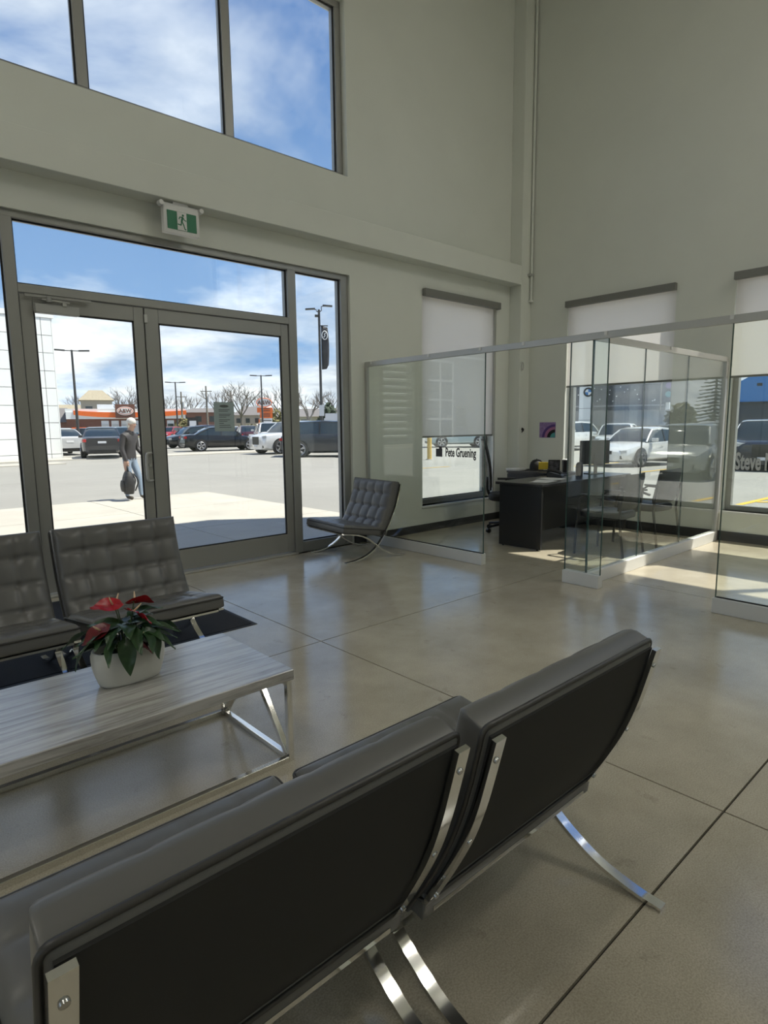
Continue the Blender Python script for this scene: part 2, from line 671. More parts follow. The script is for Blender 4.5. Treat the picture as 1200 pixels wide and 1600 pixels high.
def pane(x0, x1, z0, z1, parent, y=GY, gasket=True):
    p = B().box(x0, x1, y - 0.006, y + 0.006, z0, z1).build('pane', M['glass'], parent)
    if gasket:
        g = 0.012
        b = B()
        b.box(x0, x1, y - 0.022, y - 0.007, z0, z0 + g).box(x0, x1, y - 0.022, y - 0.007, z1 - g, z1)
        b.box(x0, x0 + g, y - 0.022, y - 0.007, z0, z1).box(x1 - g, x1, y - 0.022, y - 0.007, z0, z1)
        b.build('gasket', M['alu_dark'], parent if parent.parent is None else parent)
    return p


w1 = thing('window_1', 'grey aluminium entrance glazing with transom and sidelights', 'window')
struct(w1, 'grey aluminium entrance glazing with transom and sidelights', 'window')
for x0, x1 in ((-1.60, -1.52), (-0.50, -0.41), (0.32, 0.41), (1.162, 1.245), (3.785, 3.885), (4.50, 4.60)):
    bar('mullion', x0, x1, 0, 3.06, w1)
bar('head', -1.6, 4.6, 3.055, 3.11, w1)
bar('transom_bar', 1.245, 3.785, 2.495, 2.565, w1)
bar('sill', -1.52, 1.162, 0, 0.12, w1)
bar('sill', 3.885, 4.50, 0, 0.12, w1)
bar('threshold', 1.245, 3.785, 0, 0.022, w1, 5.60, 5.80, 'alu_light')
pane(1.245, 3.785, 2.565, 3.055, w1)
pane(3.885, 4.50, 0.12, 3.055, w1)
for x0, x1 in ((-1.52, -0.50), (-0.41, 0.32), (0.41, 1.162)):
    pane(x0, x1, 0.12, 3.055, w1)


def door(name, x0, x1, gx0, gx1, label):
    d = thing(name, label, 'door')
    struct(d, label, 'door')
    y0, y1 = 5.672, 5.722
    B().box(x0, gx0, y0, y1, 0.028, 2.49).build('stile', M['alu'], d, bevel=0.004, bseg=1)
    B().box(gx1, x1, y0, y1, 0.028, 2.49).build('stile', M['alu'], d, bevel=0.004, bseg=1)
    B().box(gx0, gx1, y0, y1, 2.365, 2.49).build('top_rail', M['alu'], d, bevel=0.004, bseg=1)
    B().box(gx0, gx1, y0, y1, 0.028, 0.232).build('bottom_rail', M['alu'], d, bevel=0.004, bseg=1)
    pane(gx0, gx1, 0.232, 2.365, d, 5.70)
    return d


d1 = door('door_1', 1.250, 2.236, 1.345, 2.146, 'glazed aluminium entrance door with closer and pull handle')
d2 = door('door_2', 2.246, 3.780, 2.370, 3.690, 'wide glazed aluminium entrance door with grey notice on its pane')
# pull handle, cylinder, closer on the first door
B().tube(bez([(2.225, 5.672, 1.185), (2.20, 5.63, 1.186), (2.165, 5.625, 1.175), (2.160, 5.625, 1.06), (2.165, 5.625, 0.945), (2.20, 5.63, 0.934), (2.225, 5.672, 0.935)], 24), 0.012, 10).build('pull_handle', M['alu_light'], d1, smooth=180)
B().cyl((2.205, 5.672, 1.075), (2.205, 5.655, 1.075), 0.016, n=14).obox((2.205, 5.652, 1.075), (0.012, 0.006, 0.034), (0, 0.6, 0)).build('lock_cylinder', M['steel_dull'], d1)
cl = B().box(1.345, 1.675, 5.60, 5.668, 2.345, 2.415).build('door_closer', M['alu_mid'], d1, bevel=0.006)
B().obox((1.56, 5.60, 2.425), (0.03, 0.03, 0.03)).obox((1.50, 5.60, 2.445), (0.20, 0.018, 0.012), (0, 0.08, -0.2)).build('closer_arm', M['alu_light'], cl)
B().obox((1.53, 5.628, 2.475), (0.50, 0.02, 0.02)).cyl((1.45, 5.60, 2.43), (1.45, 5.60, 2.475), 0.02, n=12).build('closer_track', M['alu'], cl)
B().box(2.236, 2.262, 5.655, 5.672, 2.36, 2.43).build('latch_cover', M['alu_light'], d1)
B().box(2.237, 2.245, 5.68, 5.72, 0.028, 2.49).build('weather_strip', M['alu_dark'], d2)
# notice stuck on the pane of the wide door
nt_ = B().box(2.885, 3.105, 5.686, 5.691, 1.375, 1.665).build('notice', M['notice'], d2)
lb = B()
lb.add([(2.995 + 0.05 * math.cos(2 * PI * k / 20), 5.6845, 1.625 + 0.014 * math.sin(2 * PI * k / 20)) for k in range(20)], [tuple(range(20))])
for k, (a, w_) in enumerate([(1.59, .12), (1.575, .10), (1.545, .13), (1.53, .12), (1.515, .08), (1.49, .12), (1.475, .09), (1.455, .05), (1.435, .12), (1.415, .13)]):
    lb.box(2.935, 2.935 + w_, 5.684, 5.685, a - 0.003, a + 0.003)
lb.build('notice_print', M['notice_line'], nt_)

# ------------------------------------------------ clerestory on the front wall
w2 = thing('window_2', 'grey framed clerestory window high on the front wall', 'window')
struct(w2, 'grey framed clerestory window high on the front wall', 'window')
UY0, UY1 = 5.70, 5.80
mul = [-2.1, -0.79, 0.54, 1.87, 3.205, 4.60]
bar('sill_bar', -2.1, 4.6, 4.16, 4.21, w2, UY0, UY1)
bar('head', -2.1, 4.6, 5.88, 5.95, w2, UY0, UY1)
bar('jamb', 4.52, 4.60, 4.21, 5.88, w2, UY0, UY1)
bar('jamb', -2.1, -2.02, 4.21, 5.88, w2, UY0, UY1)
for x in mul[1:-1]:
    bar('mullion', x - 0.042, x + 0.042, 4.21, 5.88, w2, UY0, UY1)
for a, c in zip(mul, mul[1:]):
    pane(a + 0.045, c - (0.08 if c > 4 else 0.042), 4.21, 5.88, w2, 5.745)

# ------------------------------------------------ low window on the front wall (office)
w3 = thing('window_3', 'tall office window in the front wall with half drawn shade', 'window')
struct(w3, 'tall office window in the front wall with half drawn shade', 'window')
bar('frame', 5.78, 5.84, 0.345, 3.10, w3, 5.76, 5.84)
bar('frame', 7.25, 7.31, 0.345, 3.10, w3, 5.76, 5.84)
bar('frame', 5.84, 7.25, 0.345, 0.41, w3, 5.76, 5.84)
bar('frame', 5.84, 7.25, 3.04, 3.10, w3, 5.76, 5.84)
pane(5.84, 7.25, 0.41, 3.04, w3, 5.80)
bar('sill', 5.76, 7.33, 0.315, 0.345, w3, 5.60, 5.76, 'white')


# ------------------------------------------------ windows of the right wall
def side_window(name, y0, y1, z0, z1, label, muls=()):
    w = thing(name, label, 'window')
    struct(w, label, 'window')
    xa, xb = 7.98, 8.06
    for a, c in ((y0, y0 + 0.06), (y1 - 0.06, y1)):
        B().box(xa, xb, a, c, z0, z1).build('frame', M['alu'], w, bevel=0.004, bseg=1)
    for a, c in ((z0, z0 + 0.06), (z1 - 0.06, z1)):
        B().box(xa, xb, y0 + 0.06, y1 - 0.06, a, c).build('frame', M['alu'], w, bevel=0.004, bseg=1)
    e = [y0 + 0.06, *muls, y1 - 0.06]
    for q in muls:
        B().box(xa, xb, q - 0.04, q + 0.04, z0 + 0.06, z1 - 0.06).build('mullion', M['alu'], w, bevel=0.004, bseg=1)
    for a, c in zip(e, e[1:]):
        B().box(8.014, 8.026, a, c, z0 + 0.06, z1 - 0.06).build('pane', M['glass'], w)
    if z0 < 1:
        B().box(7.84, 7.98, y0 - 0.02, y1 + 0.02, z0 - 0.03, z0).build('sill', M['white'], w)
    return w


side_window('window_4', 3.32, 4.81, 0.36, 3.08, 'office window in the right wall behind the black desk')
side_window('window_5', 1.17, 2.66, 0.36, 3.08, 'office window in the right wall beyond the side glass partition')
side_window('window_6', -1.0, 0.5, 0.36, 3.08, 'office window at the far end of the right wall')
side_window('window_7', -4.0, 2.35, 4.16, 6.0, 'clerestory window high on the right wall', (-2.7, -1.4, -0.1, 1.2))
# glazing of the side wall behind the camera
w8 = thing('window_8', 'white framed showroom window in the side wall', 'window')
struct(w8, 'white framed showroom window in the side wall', 'window')
for y in (-4.5, -2.5, -0.5, 1.5, 3.42):
    B().box(-7.2, -7.1, y, y + 0.08, 0.4, 3.1).build('mullion', M['white'], w8)
B().box(-7.16, -7.15, -4.5, 3.5, 0.4, 3.1).build('pane', M['glass'], w8)

# ================================================================== CEILING LAMPS (above the frame)
for i, (x, y) in enumerate([(5.6, -2.2), (6.5, -0.9), (6.5, -3.4), (-2.2, 3.0), (-2.2, 0.6), (-2.2, -1.8)]):
    L = thing('ceiling_lamp', 'long white linear lamp hung below the showroom ceiling', 'lamp', (x, y, 7.35), 0, 'ceiling lamps')
    B().box(-0.75, 0.75, -0.13, 0.13, 0.0, 0.07).build('housing', M['white'], L)
    B().box(-0.73, 0.73, -0.12, 0.12, -0.012, 0.0).build('diffuser', M['lamp'], L)
    for s in (-0.55, 0.55):
        B().cyl((s, 0, 0.07), (s, 0, 0.55), 0.006, n=6).build('cable', M['steel_dull'], L)

# ================================================================== GLASS OFFICE PARTITIONS
PX = 4.82


def rail(name, label, a, b_, clips, along):
    t = thing(name, label, 'rail')
    r = 0.016
    if along == 'y':
        B().box(PX - r, PX + r, a, b_, 2.100, 2.158).build('rail_bar', M['alu_light'], t, bevel=0.003, bseg=1)
        for c in clips:
            B().box(PX - r - 0.006, PX - r, c - 0.014, c + 0.014, 2.125, 2.160).build('clip', M['white'], t, bevel=0.003)
    else:
        B().box(a, b_, 2.70 - r, 2.70 + r, 2.100, 2.158).build('rail_bar', M['alu_light'], t, bevel=0.003, bseg=1)
        for c in clips:
            B().box(c - 0.014, c + 0.014, 2.70 - r - 0.006, 2.70 - r, 2.125, 2.160).build('clip', M['white'], t, bevel=0.003)
    return t


rail('partition_rail', 'long grey header rail running over the office glass fronts', -2.0, YW, (5.50, 4.578, 3.885, 3.385, 2.58, 1.635), 'y')
rail('partition_rail', 'grey header rail over the side glass that meets the right wall', PX + 0.017, XW, (6.30,), 'x')


def gpane(x0, x1, y0, y1, parent, z1=2.10):
    return B().box(x0, x1, y0, y1, 0.115, z1).build('glass_pane', M['partition_glass'], parent)


def curb(x0, x1, y0, y1, parent):
    c = B().box(x0, x1, y0, y1, 0, 0.113).build('curb', M['curb'], parent, bevel=0.003, bseg=1)
    return c


G = 0.006
p1 = thing('glass_partition', 'frameless glass office front beside the lone lounge chair', 'partition')
gpane(PX - G, PX + G, 3.832, 5.58, p1)
curb(PX - 0.035, PX + 0.035, 3.825, YW - 0.013, p1)
B().box(PX - 0.018, PX + 0.018, 5.58, YW, 0.113, 2.10).build('wall_channel', M['alu_light'], p1)
B().box(PX - G, PX + G, 3.826, 3.832, 0.113, 2.10).build('glass_edge', M['glass_edge'], p1)
B().box(PX - 0.007, PX + 0.007, 3.84, 5.58, 0.113, 0.121).build('glazing_strip', M['alu_dark'], p1)
lm = text_mesh('Pete Gruening', 0.128, lambda u, v, h: (PX - 0.0085 + h, 4.135 - u, 1.125 + v), 0.001, 0.003, 0.55)
obj('lettering', lm, M['ink'], p1)
bx = B().box(PX - 0.0095, PX - 0.0075, 4.385, 4.475, 1.08, 1.165).box(PX - 0.0095, PX - 0.0075, 4.39, 4.43, 1.165, 1.19)
bx.build('emblem', M['ink'], p1)

p2_ = thing('glass_partition', 'L shaped glass office wall with narrow front pane and long side', 'partition')
gpane(PX - G, PX + G, 2.56, 2.898, p2_)
B().box(PX - G, PX + G, 2.554, 2.56, 0.113, 2.10).build('glass_edge', M['glass_edge'], p2_)
B().box(PX - G, PX + G, 2.898, 2.904, 0.113, 2.10).build('glass_edge', M['glass_edge'], p2_)
xs = [PX + 0.02, 5.79, 6.78, 7.79]
for a, c in zip(xs, xs[1:]):
    gpane(a + 0.004, c - 0.004, 2.70 - G, 2.70 + G, p2_)
for c in xs[1:-1]:
    B().box(c - 0.003, c + 0.003, 2.70 - G, 2.70 + G, 0.115, 2.10).build('glass_edge', M['glass_edge'], p2_)
B().box(PX + 0.012, PX + 0.024, 2.70 - 0.008, 2.70 + 0.008, 0.113, 2.10).build('glass_edge', M['glass_edge'], p2_)
B().box(7.79, XW - 0.0005, 2.675, 2.725, 0.0, 2.10).build('wall_post', M['alu_light'], p2_)
curb(PX - 0.035, PX + 0.035, 2.553, 2.905, p2_)
curb(PX + 0.036, 7.789, 2.665, 2.735, p2_)

p3 = thing('glass_partition', 'glass office front standing alone on its own pale curb', 'partition')
gpane(PX - G, PX + G, -1.2, 1.624, p3)
B().box(PX - G, PX + G, 1.624, 1.630, 0.113, 2.10).build('glass_edge', M['glass_edge'], p3)
curb(PX - 0.035, PX + 0.035, -1.2, 1.640, p3)
B().box(PX - 0.007, PX + 0.007, -1.2, 1.62, 0.113, 0.121).build('glazing_strip', M['alu_dark'], p3)
lm = text_mesh('Steve M', 0.165, lambda u, v, h: (PX - 0.0085 + h, 1.432 - u, 1.13 + v), 0.001, 0.005, 0.46)
obj('lettering', lm, M['frost'], p3)

# ================================================================== ROLLER SHADES
t = thing('roller_shade', 'grey roller shade drawn over the office window beside the corner column', 'shade')
B().box(5.785, 7.335, 5.555, 5.619, 3.035, 3.125).build('cassette', M['shade_bar'], t, bevel=0.004)
B().box(5.784, 7.306, 5.655, 5.658, 1.262, 3.06).build('fabric', M['shade'], t)
B().box(5.784, 7.306, 5.649, 5.664, 1.245, 1.268).build('bottom_bar', M['shade_bar'], t)
B().box(7.280, 7.309, 5.625, 5.648, 0.36, 3.035).build('side_channel', M['alu_light'], t)
for n_, y0, y1, lab in ((0, 3.315, 4.815, 'grey roller shade over the window behind the black desk'), (1, 1.165, 2.665, 'grey roller shade over the window beyond the side glass partition'), (2, -1.005, 0.505, 'grey roller shade over the last window of the right wall')):
    t = thing('roller_shade', lab, 'shade')
    B().box(7.795, 7.859, y0, y1, 3.005, 3.09).build('cassette', M['shade_bar'], t, bevel=0.004)
    B().box(7.885, 7.888, y0 + 0.012, y1 - 0.012, 1.935, 3.075).build('fabric', M['shade'], t)
    B().box(7.878, 7.893, y0 + 0.012, y1 - 0.012, 1.915, 1.94).build('bottom_bar', M['shade_bar'], t)

# ================================================================== SMALL WALL THINGS
ex = thing('exit_sign', 'white box exit sign with green running figure panel under the beam', 'sign', (2.545, 5.475, 3.235))
B().box(-0.165, 0.165, -0.03, 0.03, -0.115, 0.118).build('sign_body', M['white'], ex, bevel=0.006)
fc = B().box(-0.135, 0.135, -0.034, -0.030, -0.082, 0.072).build('sign_panel', M['green'], ex)
B().box(-0.045, 0.042, -0.0365, -0.034, -0.080, 0.070).build('pictogram_field', M['white'], fc)
rm = B()


def limb(pts, w_):
    for (a, c) in zip(pts, pts[1:]):
        a, c = Vector((a[0], 0, a[1])), Vector((c[0], 0, c[1]))
        d = (c - a).normalized()
        n = Vector((-d.z, 0, d.x)) * w_ / 2
        e = d * w_ * 0.25
        q = [a - e + n, a - e - n, c + e - n, c + e + n]
        rm.add([(p.x, -0.0385, p.z) for p in q], [(0, 1, 2, 3)])


rm.add([(0.008 + 0.010 * math.cos(2 * PI * k / 14), -0.0385, 0.046 + 0.010 * math.sin(2 * PI * k / 14)) for k in range(14)], [tuple(range(14))])
limb([(0.004, 0.030), (-0.006, -0.008)], 0.017)
limb([(0.006, 0.030), (0.020, 0.008), (0.036, 0.004)], 0.008)
limb([(0.0, 0.030), (-0.022, 0.028), (-0.030, 0.010)], 0.008)
limb([(-0.002, -0.008), (0.012, -0.036), (0.022, -0.068), (0.032, -0.070)], 0.010)
limb([(-0.006, -0.008), (-0.014, -0.038), (-0.042, -0.034)], 0.010)
rm.build('pictogram', M['green'], fc)
for s in (-1, 1):
    B().cyl((s * 0.185, 0.0, 0.118), (s * 0.185, -0.05, 0.118), 0.024, 0.020, n=14).cyl((s * 0.165, 0.01, 0.118), (s * 0.19, 0.01, 0.118), 0.012, n=8).build('lamp_head', M['white'], ex, smooth=40)
B().box(-0.165, 0.165, -0.015, 0.03, 0.118, 0.135).box(-0.07, 0.07, -0.02, 0.02, 0.135, 0.152).build('canopy', M['white'], ex)

cp = thing('conduit_pipe', 'thin grey conduit pipe running up the corner column', 'pipe', (7.825, 5.395, 3.2))
B().cyl((0, 0, 0.0), (0, 0, 4.7), 0.018, n=10).build('pipe', M['wall'], cp, smooth=40)
B().box(-0.06, 0.03, -0.022, 0.025, 0.33, 0.36).build('clamp', M['alu_light'], cp)
B().box(-0.03, 0.035, -0.018, 0.025, -0.03, 0.0).build('end_cap', M['wall'], cp)

hk = thing('wall_hook', 'small oval pale device mounted on the corner column', 'device', (7.66, 5.42, 2.25))
B().rings([[(0.035 * math.cos(2 * PI * k / 18), y, 0.075 * math.sin(2 * PI * k / 18)) for k in range(18)] for y in (0.0, -0.012)]).build('plate', M['wall'], hk)
B().tube([(0.024 * math.cos(2 * PI * k / 18), -0.018, 0.055 * math.sin(2 * PI * k / 18)) for k in range(18)], 0.006, 6, True).build('ring', M['alu_light'], hk)
ck = thing('key_hook', 'small black hook stuck on the corner column above the desk', 'hook', (7.715, 5.42, 1.33))
B().obox((0, -0.006, 0), (0.06, 0.012, 0.04), (0, 0.4, 0)).build('hook_base', M['black'], ck, bevel=0.004)
B().tube(bez([(0.02, -0.012, 0.0), (-0.02, -0.03, -0.01), (-0.045, -0.03, -0.03), (-0.05, -0.025, -0.045)], 9), 0.007, 6).build('hook_arm', M['black'], ck)

# drawing on the wall
dr = thing('drawing', 'square purple drawing with black and pink arc taped to the wall', 'picture', (XW - 0.001, 5.082, 1.32))
B().box(-0.002, 0, -0.135, 0.135, -0.112, 0.112).build('sheet', mat('lilac paper', (0.30, 0.20, 0.42), 0.8, noise=(30, 0.25, 3)), dr)
cols = [('arc', (0.10, 0.05, 0.22), 0.19, 0.155), ('arc', (0.40, 0.16, 0.30), 0.155, 0.115), ('arc', (0.008, 0.008, 0.010), 0.115, 0.07), ('arc', (0.09, 0.36, 0.36), 0.07, 0.0)]
for k, (n_, c_, r1, r0) in enumerate(cols):
    vs = []
    for i in range(17):
        a = PI / 2 * i / 16
        for r in (r1, max(r0, 0.001)):
            vs.append((-0.0025 - 0.0002 * k, min(0.135, -0.130 + r * math.cos(a) * 1.15), -0.108 + r * math.sin(a)))
    B().add(vs, [(2 * i, 2 * i + 1, 2 * i + 3, 2 * i + 2) for i in range(16)]).build(n_, mat('crayon %d' % k, c_, 0.8), dr)

# ================================================================== LOUNGE CHAIRS


def cushion_mesh(name, W, H, T, cols, rows, puff=0.016, dim=0.024, nx=44, ny=36, r=0.03, bow=0.0):
    """x in -W/2..W/2, y in 0..H, front face +z, back z=0; biscuit tufted front"""
    def prof(u, v):
        e = min(W / 2 - abs(u), v, H - v)
        if e >= r:
            return 0.0
        return r - math.sqrt(max(0.0, r * r - (r - e) ** 2))

    def tuft(u, v):
        sx, sy = W / (cols + 1), H / (rows + 1)
        a = (u + W / 2) / sx
        c = v / sy
        du = (a - round(a)) * sx
        dv = (c - round(c)) * sy
        ku, kv = round(a), round(c)
        inu, inv = 1 <= ku <= cols, 1 <= kv <= rows
        edge = min(1.0, min(W / 2 - abs(u), v, H - v) / 0.06)
        lu = math.exp(-(du / 0.011) ** 2) if inu else 0.0
        lv = math.exp(-(dv / 0.011) ** 2) if inv else 0.0
        h = puff * (1 - max(lu, lv) * 0.55)
        if inu and inv:
            h -= dim * math.exp(-(du * du + dv * dv) / 0.016 ** 2)
        pu = abs(math.sin(PI * a)) ** 0.6
        pv = abs(math.sin(PI * c)) ** 0.6
        return edge * (h + puff * 0.7 * pu * pv)
    b = B()
    vs = []
    us = [-W / 2 + W * i / nx for i in range(nx + 1)]
    vv = [H * j / ny for j in range(ny + 1)]
    # denser rows at the rim
    us = sorted(set([-W / 2, -W / 2 + r * .12, -W / 2 + r * .4, -W / 2 + r * .75, W / 2, W / 2 - r * .12, W / 2 - r * .4, W / 2 - r * .75] + us[1:-1]))
    vv = sorted(set([0, r * .12, r * .4, r * .75, H, H - r * .12, H - r * .4, H - r * .75] + vv[1:-1]))
    n1, n2 = len(us), len(vv)
    for v in vv:
        for u in us:
            vs.append((u, v, T - prof(u, v) + tuft(u, v)))
    for v in vv:
        for u in us:
            vs.append((u, v, prof(u, v) * 0.5))
    fs = []
    k = n1 * n2
    for j in range(n2 - 1):
        for i in range(n1 - 1):
            a = j * n1 + i
            fs.append((a, a + 1, a + n1 + 1, a + n1))
            fs.append((k + a + n1, k + a + n1 + 1, k + a + 1, k + a))
    for i in range(n1 - 1):
        fs.append((i, k + i, k + i + 1, i + 1))
        a = (n2 - 1) * n1 + i
        fs.append((a + 1, k + a + 1, k + a, a))
    for j in range(n2 - 1):
        a = j * n1
        fs.append((a + n1, k + a + n1, k + a, a))
        a = j * n1 + n1 - 1
        fs.append((a, k + a, k + a + n1, a + n1))
    if bow:
        vs = [(x, y, z - bow * math.sin(PI * min(1, max(0, y / H)))) for x, y, z in vs]
    b.add(vs, fs)
    return b.mesh(name)


def rim_path(W, H, z, r=0.02, n=5, sub=0):
    pts = []
    for cx, cy, a0 in ((W / 2 - r, r, -PI / 2), (W / 2 - r, H - r, 0), (-W / 2 + r, H - r, PI / 2), (-W / 2 + r, r, PI)):
        for i in range(n):
            a = a0 + PI / 2 * i / (n - 1)
            pts.append((cx + r * math.cos(a), cy + r * math.sin(a), z))
    if sub:
        out = []
        for i, p in enumerate(pts):
            q_ = pts[(i + 1) % len(pts)]
            k = sub if abs(q_[1] - p[1]) > 0.1 else 1
            for j in range(k):
                f = j / k
                out.append(tuple(p[c] + (q_[c] - p[c]) * f for c in range(3)))
        return out
    return pts


CW, CBH, CSD, CT, BOW = 0.760, 0.610, 0.555, 0.088, 0.034
me_back = cushion_mesh('back_cushion', CW, CBH, CT, 4, 3, bow=BOW)
me_seat = cushion_mesh('seat_cushion', CW, CSD, CT, 4, 3, puff=0.008, dim=0.012)
BAR_BACK = bez([(0, -.34, .785), (0, -.318, .70), (0, -.29, .60), (0, -.25, .495), (0, -.175, .352), (0, -.105, .240), (0, -.01, .133), (0, .11, .057), (0, .25, .018), (0, .385, .0062)], 40)
BAR_SEAT = bez([(0, -.398, .0062), (0, -.31, .014), (0, -.19, .044), (0, -.08, .103), (0, .0, .163), (0, .07, .215), (0, .14, .256), (0, .25, .290), (0, .36, .308), (0, .405, .314)], 40)


def lounge_chair(label, loc, rz, group):
    t = thing('lounge_chair', label, 'chair', loc, rz, group)
    # back cushion frame: local z -> forward normal, local y -> up along the back
    dy, dz = 0.234, -0.563
    L = math.hypot(dy, dz)
    up = Vector((0, -dy / L, -dz / L))
    nf = Vector((0, up.z, -up.y))
    R = Matrix((Vector((-1, 0, 0)), up, nf)).transposed().to_4x4()
    R.translation = Vector((0, -0.090, 0.232))
    bc = obj('back_cushion', me_back, M['leather'], t, smooth=180)
    bc.matrix_local = R
    B().tube([(x, y, z - BOW * math.sin(PI * min(1, max(0, y / CBH)))) for x, y, z in rim_path(CW + 0.004, CBH + 0.004, 0.012, n=5, sub=10)], 0.0065, 6, True).build('piping', M['leather_edge'], bc, smooth=180)
    pr2 = []
    for i in range(13):
        v = 0.012 + (CBH - 0.024) * i / 12
        zb = -BOW * math.sin(PI * v / CBH)
        pr2.append([(-CW / 2 + 0.012, v, zb - 0.003), (CW / 2 - 0.012, v, zb - 0.003), (CW / 2 - 0.012, v, zb + 0.008), (-CW / 2 + 0.012, v, zb + 0.008)])
    B().rings(pr2).build('back_panel', M['back_cloth'], bc, smooth=30)
    # seat cushion: local y runs backwards to front
    sl = math.atan2(0.085, 0.55)
    R2 = Matrix.Rotation(sl, 4, 'X')
    R2.translation = Vector((0, -0.135, 0.235))
    sc_ = obj('seat_cushion', me_seat, M['leather'], t, smooth=180)
    sc_.matrix_local = R2
    B().tube(rim_path(CW + 0.004, CSD + 0.004, CT - 0.022), 0.006, 6, True).build('piping', M['leather_edge'], sc_, smooth=180)
    # steel bars
    for s in (-1, 1):
        off = Vector((s * 0.3625, 0, 0))
        B().flatbar([p + off for p in BAR_BACK], (1, 0, 0), 0.034, 0.0125).build('back_bar', M['chrome'], t, smooth=30)
        B().flatbar([p + off for p in BAR_SEAT], (1, 0, 0), 0.034, 0.0125).build('leg_bar', M['chrome'], t, smooth=30)
        for q, p in ((0, (-.333, .735)), (1, (-.264, .515)), (2, (-.166, .322))):
            y, z = p
            B().cyl((s * 0.3625, y + 0.006, z + 0.002), (s * 0.3625, y - 0.004, z - 0.0015), 0.0085, 0.007, n=10).build('bolt', M['steel_dull'], t, smooth=40)
    for y, z in ((0.385, 0.306), (-0.125, 0.262)):
        B().box(-0.345, 0.345, y - 0.017, y + 0.017, z - 0.006, z + 0.006).build('cross_bar', M['chrome'], t)
    for x in (-0.2, 0, 0.2):
        B().obox((x, 0.13, 0.274), (0.05, 0.50, 0.005), (sl, 0, 0)).build('strap', M['leather_edge'], t)
    return t


gA = 'lounge chairs with their backs to the glass doors'
gB = 'lounge chairs facing the glass doors across the coffee table'
lounge_chair('grey leather lounge chair on chrome legs, back facing out, beside open floor', (1.315, 1.05, 0), 0, gB)
lounge_chair('grey leather lounge chair with chrome back bars, nearest the coffee table middle', (0.505, 1.075, 0), 0, gB)
lounge_chair('tufted grey lounge chair by the glass doors, behind the potted red plant', (1.325, 3.765, 0), PI, gA)
lounge_chair('tufted grey lounge chair by the glass doors at the end of the coffee table', (0.505, 3.765, 0), PI, gA)
lounge_chair('lone tufted grey lounge chair in front of the glass office partition', (4.255, 5.165, 0), PI / 2 - 0.10, 'lone lounge chair')

# ================================================================== COFFEE TABLE
ct = thing('coffee_table', 'long grey wood coffee table on a chrome tube frame', 'table', (0.735, 2.385, 0))
TX, TY, TZ = 0.62, 0.315, 0.410
B().box(-TX, TX, -TY, TY, TZ - 0.045, TZ).build('tabletop', M['wood'], ct, bevel=0.003, bseg=1)
q = 0.0125


def sq(a, c, parent, name):
    a, c = Vector(a), Vector(c)
    d = c - a
    w = Vector((0, 1, 0)) if abs(d.normalized().y) < 0.5 else Vector((1, 0, 0))
    B().flatbar([a, c], w, 2 * q, 2 * q).build(name, M['chrome'], parent, bevel=0.002, bseg=1)


lx, ly = TX - 0.02, TY - 0.02
for sx in (-1, 1):
    for sy in (-1, 1):
        sq((sx * lx, sy * ly, 0), (sx * lx, sy * ly, TZ - 0.046), ct, 'leg')
    for z, n_ in ((q, 'floor_rail'), (TZ - 0.046 - q, 'top_rail')):
        sq((sx * lx, -ly + q, z), (sx * lx, ly - q, z), ct, n_)
    for sy in (-1, 1):
        sq((sx * lx, sy * (ly - 0.02), 0.025), (sx * lx, sy * 0.02, TZ - 0.072), ct, 'brace')
for sy in (-1, 1):
    sq((-lx + q, sy * ly, q), (lx - q, sy * ly, q), ct, 'floor_rail')

# ================================================================== PLANTER WITH ANTHURIUM
pl = thing('planter', 'oval white woven planter standing on the coffee table', 'planter', (0.815, 2.445, TZ))


def ell(rx, ry, z, n=48, p=2.4):
    out = []
    for k in range(n):
        a = 2 * PI * k / n
        c, s = math.cos(a), math.sin(a)
        out.append((math.copysign(abs(c) ** (2 / p), c) * rx, math.copysign(abs(s) ** (2 / p), s) * ry, z))
    return out


# ribbed woven bowl: little raised weave cells on the outside
prof = [(0.108, 0.052, 0.0), (0.115, 0.058, 0.004)] + [(0.115 + 0.024 * math.sin(PI * 0.62 * i / 20), 0.058 + 0.021 * math.sin(PI * 0.62 * i / 20), 0.004 + 0.138 * i / 20) for i in range(1, 21)]
rg = []
NP = 120
for i, (a, c, z) in enumerate(prof):
    ring = ell(a, c, z, NP)
    if 2 <= i < 20:
        ring = [(x * (1 + 0.022 * ((k + i) % 2)), y * (1 + 0.035 * ((k + i) % 2)), zz) for k, (x, y, zz) in enumerate(ring)]
    rg.append(ring)
a, c, z = prof[-1]
rg.append(ell(a - 0.002, c - 0.002, z + 0.004, NP))
rg.append(ell(a - 0.008, c - 0.008, z + 0.003, NP))
rg.append(ell(a - 0.012, c - 0.012, z - 0.02, NP))
B().rings(rg).build('bowl', M['ceramic'], pl, smooth=50)
B().rings([ell(0.122, 0.064, 0.114, 40), ell(0.11, 0.055, 0.122, 40), ell(0.03, 0.02, 0.126, 40)]).build('soil', M['soil'], pl)

an = thing('anthurium', 'leafy anthurium with red flowers growing in the white planter', 'plant', (0.815, 2.445, TZ + 0.120))


